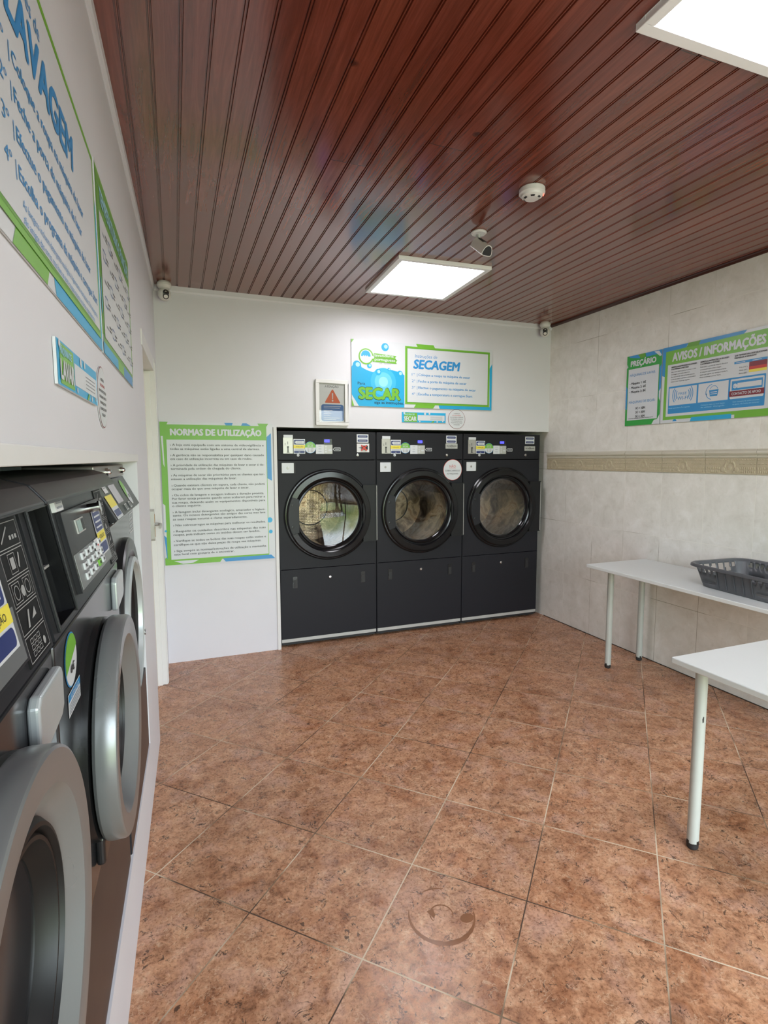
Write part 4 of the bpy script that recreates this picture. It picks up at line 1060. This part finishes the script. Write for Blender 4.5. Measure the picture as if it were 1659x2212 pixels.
for i, s_ in enumerate(('1€ = 10M', '2€ = 20M', '3€ = 30M')): b.text(s_, .100, .118 - .030 * i, .018, M_ink, T + .0024, .088, bold=.022)
b.text('As nossas máquinas só aceitam moedas de 1€', .036, .050, .007, M_ink, T + .0024, .225, bold=.02); b.build('price_text', t)

W, H = .800, .522
t = board('information_board', (XR - .001, 2.922, 1.743), RZR, W, H, 'wide green AVISOS / INFORMAÇÕES board on the tiled wall', 'sign', th=.008)
b = MB(); b.rect(0, 0, W, H, M_pw, T); b.rect(.022, .022, W - .022, H - .018, M_green, T + .0005)
b.pg([(0, H), (.20, H), (.185, H - .026), (.026, H - .03), (.024, H - .2), (0, H - .19)], M_blue, T + .001); b.pg([(.29, H), (.60, H), (.58, H - .02), (.28, H - .026)], M_blue, T + .001); b.pg([(.20, H), (.29, H), (.28, H - .03), (.19, H - .026)], M_olive, T + .0008)
b.pg([(.24, 0), (.53, 0), (.53, .028), (.25, .028)], M_cyan, T + .001); b.pg([(.55, 0), (.76, 0), (.76, .03), (.55, .03)], M_green, T + .001); b.disc(.12, .008, .016, M_blue, T + .0008, 20, 0, PI)
b.pg([(0, .05), (.018, .07), (.02, .16), (0, .15)], M_pw, T + .001)
b.rect(.046, .044, W - .048, .398, M_pw, T + .0016); b.rrect(.062, .062, W - .070, .248, .006, M_blue, T + .0021)
b.rect(.070, .118, .282, .236, M_pw, T + .0026); b.rect(.294, .118, .502, .238, M_pw, T + .0026); b.rrect(.514, .118, W - .078, .238, .008, M_pw, T + .0026); b.build('border_print', t)
MB().text('AVISOS / INFORMAÇÕES', .078, .420, .056, M_pw, T + .0012, .640, bold=.058).build('heading', t)
b = MB(); Tt = T + .0032
cols = ((.078, ('RESPEITE AS INSTRUÇÕES DE LAVAGEM', 'E ACOMPANHE O PROCESSO'), ('Não tente abrir a porta ou parar o ciclo', 'de lavagem que está a decorrer.', 'No caso de não estar presente quando', 'o ciclo terminar, o próximo cliente poderá', 'retirar a sua roupa da máquina.')),
        (.300, ('RESPEITE AS INSTRUÇÕES DE SECAGEM', 'E ACOMPANHE O PROCESSO'), ('Pode abrir a porta da máquina de secar', 'em funcionamento para verificar a secagem.', 'A máquina parará automaticamente', '(sem paragem no temporizador).', 'Para continuar prima Start.')),
        (.532, ('QUE TEMPERATURA DEVE SELECIONAR', 'PARA SECAR A SUA ROUPA?'), ()))
for u_, hd_, tx in cols:
    for i, s_ in enumerate(hd_): b.text(s_, u_, .374 - .014 * i, .0095, M_ink, Tt, (.195, .135)[i], bold=.03)
    for i, s_ in enumerate(tx): b.text(s_, u_, .342 - .0165 * i, .0085, M_ink, Tt, (.195, .150, .185, .195, .150)[i] * .98)
for i, s_ in enumerate(('Fria (10º)', 'Média (30º)', 'Baixa (60º)')): b.text(s_, .566, .300 - .018 * i, .008, M_ink, Tt, .05)
b.build('body_text', t)
b = MB(); b.rect(.532, .328, .732, .342, M_blue, Tt); b.rect(.626, .300, .732, .328, M_maroon, Tt); b.rect(.626, .282, .732, .300, M_red, Tt); b.rect(.626, .266, .732, .282, M_yel, Tt)
for i in range(2): b.rect(.545 + .1 * i, .333, .60 + .1 * i, .336, M_pw, Tt + .0005)
b.build('temperature_bars', t)
b = MB()
for i in range(3):
    for a in (0, PI): b.ring(.176, .186, .048 + .014 * i, .053 + .014 * i, M_blue, Tt, a - .55 - .05 * i, a + .55 + .05 * i, 16)
b.text('FREE', .176, .184, .018, M_blue, Tt, .062, 'C'); b.text('WI-FI', .176, .150, .025, M_blue, Tt, .080, 'C'); b.build('wifi_symbol', t)
b = MB(); b.ring(.398, .178, .046, .050, M_blue, Tt, 1.7, 4.5, 24); b.pg([(.346, .170), (.360, .170), (.353, .158)], M_blue, Tt)
b.pg([(.372, .190), (.438, .190), (.430, .150), (.380, .150)], M_blue, Tt); b.ring(.405, .190, .024, .027, M_blue, Tt, .2, PI - .2, 16)
for i in range(2): b.rect(.382, .162 + .012 * i, .428, .166 + .012 * i, M_pw, Tt + .0005)
b.build('basket_symbol', t)
b = MB(); b.rect(.524, .170, W - .086, .226, M_blue, Tt); b.rect(.560, .182, W - .092, .212, M_pw, Tt + .0005); b.disc(.546, .196, .014, M_pw, Tt + .0005, 20); b.ring(.546, .196, .006, .009, M_blue, Tt + .001, 2.5, 5.5, 12)
b.rect(.510, .132, W - .074, .166, M_maroon, Tt + .0006); b.text('CONTACTO DE APOIO', .616, .141, .0165, M_pw, Tt + .0012, .180, 'C', .02); b.build('contact_box', t)
b = MB()
for u_, ls in ((.070, ('Rede Lavandaria Portuguesa', '')), (.400, ('Coloque o cesto no local depois', 'de utilizar. Obrigado')), (.618, ('Caso necessite de esclarecimentos', 'ou apoio, não hesite em contactar'))):
    for i, s_ in enumerate(ls):
        if s_: b.text(s_, u_, .096 - .015 * i, .0085, M_lcyan, Tt, .165, 'L' if u_ < .1 else 'C')
b.build('caption_text', t)

# ------------------------------------------------------------------ tables and basket
M_top = mat('white_laminate', '#d0d3d1', .32, var=.02, scale=8)
M_leg = mat('pale_grey_powder_coat', '#b2b6b0', .36, .05, var=.05, scale=10)
M_chip = mat('bare_dark_steel', (.02, .018, .016, 1), .5, .3)
def table(x0, x1, y0, y1, legs, z, label):
    t = tag(empty('folding_table', ((x0 + x1) / 2, (y0 + y1) / 2, 0)), label, 'table', 'white worktables along the tiled wall')
    ox, oy = (x0 + x1) / 2, (y0 + y1) / 2
    MB().box(x0 - ox, x1 - ox, y0 - oy, y1 - oy, z - .024, z, M_top).build('tabletop', t, bevel=.004, seg=3)
    for (lx, ly) in legs:
        lx -= ox; ly -= oy
        b = MB().cyl((lx, ly, .022), (lx, ly, z - .030), .0212, M_leg, n=32)
        L_ = b.build('leg', t)
        b = MB().lathe([(0, 0), (.017, 0), (.0205, .006), (.0218, .02), (.0218, .024)], (lx, ly, 0), M_mblack, 'z', 28)
        for i in range(10):
            a = i * .63 + lx * 9; hgt = .022 + .016 * abs(math.sin(a * 3.1)) * (1 if i % 3 else .3)
            b.add([(lx + .0219 * math.cos(a + q), ly + .0219 * math.sin(a + q), zz) for zz in (.020, hgt) for q in (-.3, 0, .3)], [(0, 1, 4, 3), (1, 2, 5, 4)], M_chip)
        b.build('foot', L_)
        MB().lathe([(.045, -.006), (.045, 0), (.0212, 0), (.0212, -.006)], (lx, ly, z - .024), M_alu, 'z', 24).build('mounting_plate', L_)
    return t
TZ = .755
table(2.690, 3.238, 1.560, 2.995, [(2.850, 2.925), (3.175, 2.955), (2.85, 1.63), (3.175, 1.63)], TZ, 'white table against the tiled wall, with the grey laundry basket on it')
t2 = table(1.716, 2.940, .880, 1.447, [(1.812, 1.392), (1.812, .945), (2.85, 1.392), (2.85, .945)], TZ, 'nearest white table, cut off by the right edge, with black chipped leg foot')
# paint chip on the near leg
lg = [c for c in t2.children if c.name.startswith('leg')][0]
ox, oy = 2.328, 1.1635
b = MB(); a0 = math.atan2(-1.39, -1.81) + .55
b.add([(1.812 - ox + .0216 * math.cos(a0 + q), 1.392 - oy + .0216 * math.sin(a0 + q), .525 + zz) for q, zz in ((-.05, -.012), (.18, -.010), (.18, .010), (.05, .014), (-.12, .002))], [(0, 1, 2, 3, 4)], M_chip)
b.build('paint_chip', lg)

M_bask = mat('grey_basket_plastic', (.085, .088, .096, 1), .36, var=.06, scale=20)
def basket(loc, rz, label):
    t = tag(empty('laundry_basket', loc, rz), label, 'laundry basket')
    Lx, Ly, H = .205, .285, .128      # half size at the rim
    def ringp(k, z):
        hx, hy = Lx - .035 * (1 - k), Ly - .035 * (1 - k); r_ = .075; n = 8; out = []
        for cx_, cy_, a in ((hx - r_, hy - r_, 0), (-hx + r_, hy - r_, PI / 2), (-hx + r_, -hy + r_, PI), (hx - r_, -hy + r_, 1.5 * PI)):
            for i in range(n + 1):
                q_ = a + PI / 2 * i / n; out.append((cx_ + r_ * math.cos(q_), cy_ + r_ * math.sin(q_)))
        # resample evenly
        pts_ = out + [out[0]]; d_ = [0]
        for p, q_ in zip(pts_[:-1], pts_[1:]): d_.append(d_[-1] + math.dist(p, q_))
        N = 220; res = []
        for i in range(N):
            s_ = d_[-1] * i / N
            j = max(k2 for k2 in range(len(d_) - 1) if d_[k2] <= s_ + 1e-9); f_ = (s_ - d_[j]) / max(1e-9, d_[j + 1] - d_[j])
            res.append((pts_[j][0] * (1 - f_) + pts_[j + 1][0] * f_, pts_[j][1] * (1 - f_) + pts_[j + 1][1] * f_, z))
        return res
    lv = [(0, .002), (.06, .004), (.24, .026), (.34, .040), (.52, .066), (.70, .088), (.80, .101), (.92, .114), (1.0, H)]
    rings = [ringp(k, z) for k, z in lv]; N = len(rings[0]); vs = [p for r_ in rings for p in r_]; fs = []
    def opening(j, p, i):
        ax, ay = abs(p[0]), abs(p[1])
        if ax < .135 and ay > .2:                      # short ends: a row of tall windows between ribs
            c_ = (ax + .001) % .052
            return j in (4, 5, 6) and .007 < c_ < .046 and not (j == 4 and ax > .10)
        if ay > .100 and ax > .12 and ay < .235:       # long sides near the corners: four short slots
            c_ = (ay - .100) % .034
            return (j in (5, 6) and .006 < c_ < .026) or (j == 2 and .12 < ay < .21)
        return False
    for j in range(len(lv) - 1):
        for i in range(N):
            i2 = (i + 1) % N
            if opening(j, tuple((a_ + c_) / 2 for a_, c_ in zip(rings[j][i], rings[j][i2])), i): continue
            fs.append((j * N + i, j * N + i2, (j + 1) * N + i2, (j + 1) * N + i))
    b = MB(); b.add(vs, fs, M_bask, True)
    o = b.build('wall', t, solid=.003)
    for sg in (-1, 1):
        for k_ in range(-2, 3):
            MB().prism([(sg * (Lx - .028), .012), (sg * (Lx - .0245), .012), (sg * (Lx + .001), .108), (sg * (Lx - .003), .108)], .052 * k_ - .002, .052 * k_ + .002, M_bask, 'y').build('rib', t)
    MB().add([(p[0] * .995, p[1] * .995, .004) for p in rings[0]], [tuple(range(N))], M_bask).build('bottom', t, solid=.003)
    rim = MB(); rr_ = ringp(1.0, H); base = len(rr_)
    prof_ = [(.000, -.002), (.004, .004), (.016, .006), (.024, .001), (.026, -.010), (.022, -.012), (.020, -.002), (.006, -.003)]
    vs = []
    for i, p in enumerate(rr_):
        a, c = rr_[i - 1], rr_[(i + 1) % N]; d_ = Vector((c[0] - a[0], c[1] - a[1], 0)).normalized(); nn = Vector((d_.y, -d_.x, 0))
        for q_, h_ in prof_: vs.append((p[0] + nn.x * q_, p[1] + nn.y * q_, H + h_))
    K = len(prof_); fs = [(i * K + j, i * K + (j + 1) % K, ((i + 1) % N) * K + (j + 1) % K, ((i + 1) % N) * K + j) for i in range(N) for j in range(K)]
    rim.add(vs, fs, M_bask, True).build('rim', t)
    return t
basket((2.998, 1.985, TZ), math.radians(-4.5), 'dark grey plastic laundry basket with slotted sides on the white table')

# round mark left on the floor tiles
M_stain = mat('damp_brown_mark', '#83593f', .14, var=.3, scale=18)
b = MB()
def arc(cx_, cy_, R_, a0, a1, w0, w1, n=28):
    vs = []
    for i in range(n + 1):
        a = a0 + (a1 - a0) * i / n; q_ = i / n; wd_ = (w0 + (w1 - w0) * math.sin(PI * q_)) * (.8 + .4 * random.random())
        for s_ in (-.5, .5): vs.append((cx_ + (R_ + wd_ * s_) * math.cos(a), cy_ + (R_ + wd_ * s_) * math.sin(a), .0006))
    b.add(vs, [(2 * i, 2 * i + 1, 2 * i + 3, 2 * i + 2) for i in range(n)], M_stain)
arc(.766, 1.468, .108, math.radians(150), math.radians(345), .003, .016)
arc(.766, 1.468, .108, math.radians(60), math.radians(100), .002, .006)
arc(.766, 1.468, .038, math.radians(-40), math.radians(200), .003, .005)
b.add([(.738 + a, 1.484 + c, .0007) for a, c in ((-.012, .012), (.012, .016), (.008, -.012), (-.002, -.020))], [(0, 1, 2, 3)], M_stain)
b.add([(.838 + .024 * math.cos(i * .6), 1.425 + .018 * math.sin(i * .6), .0007) for i in range(10)], [tuple(range(10))], M_stain)
tag(b.build('floor_stain'), 'brown ring shaped mark on the floor tile near the bottom of the photo', 'stain')
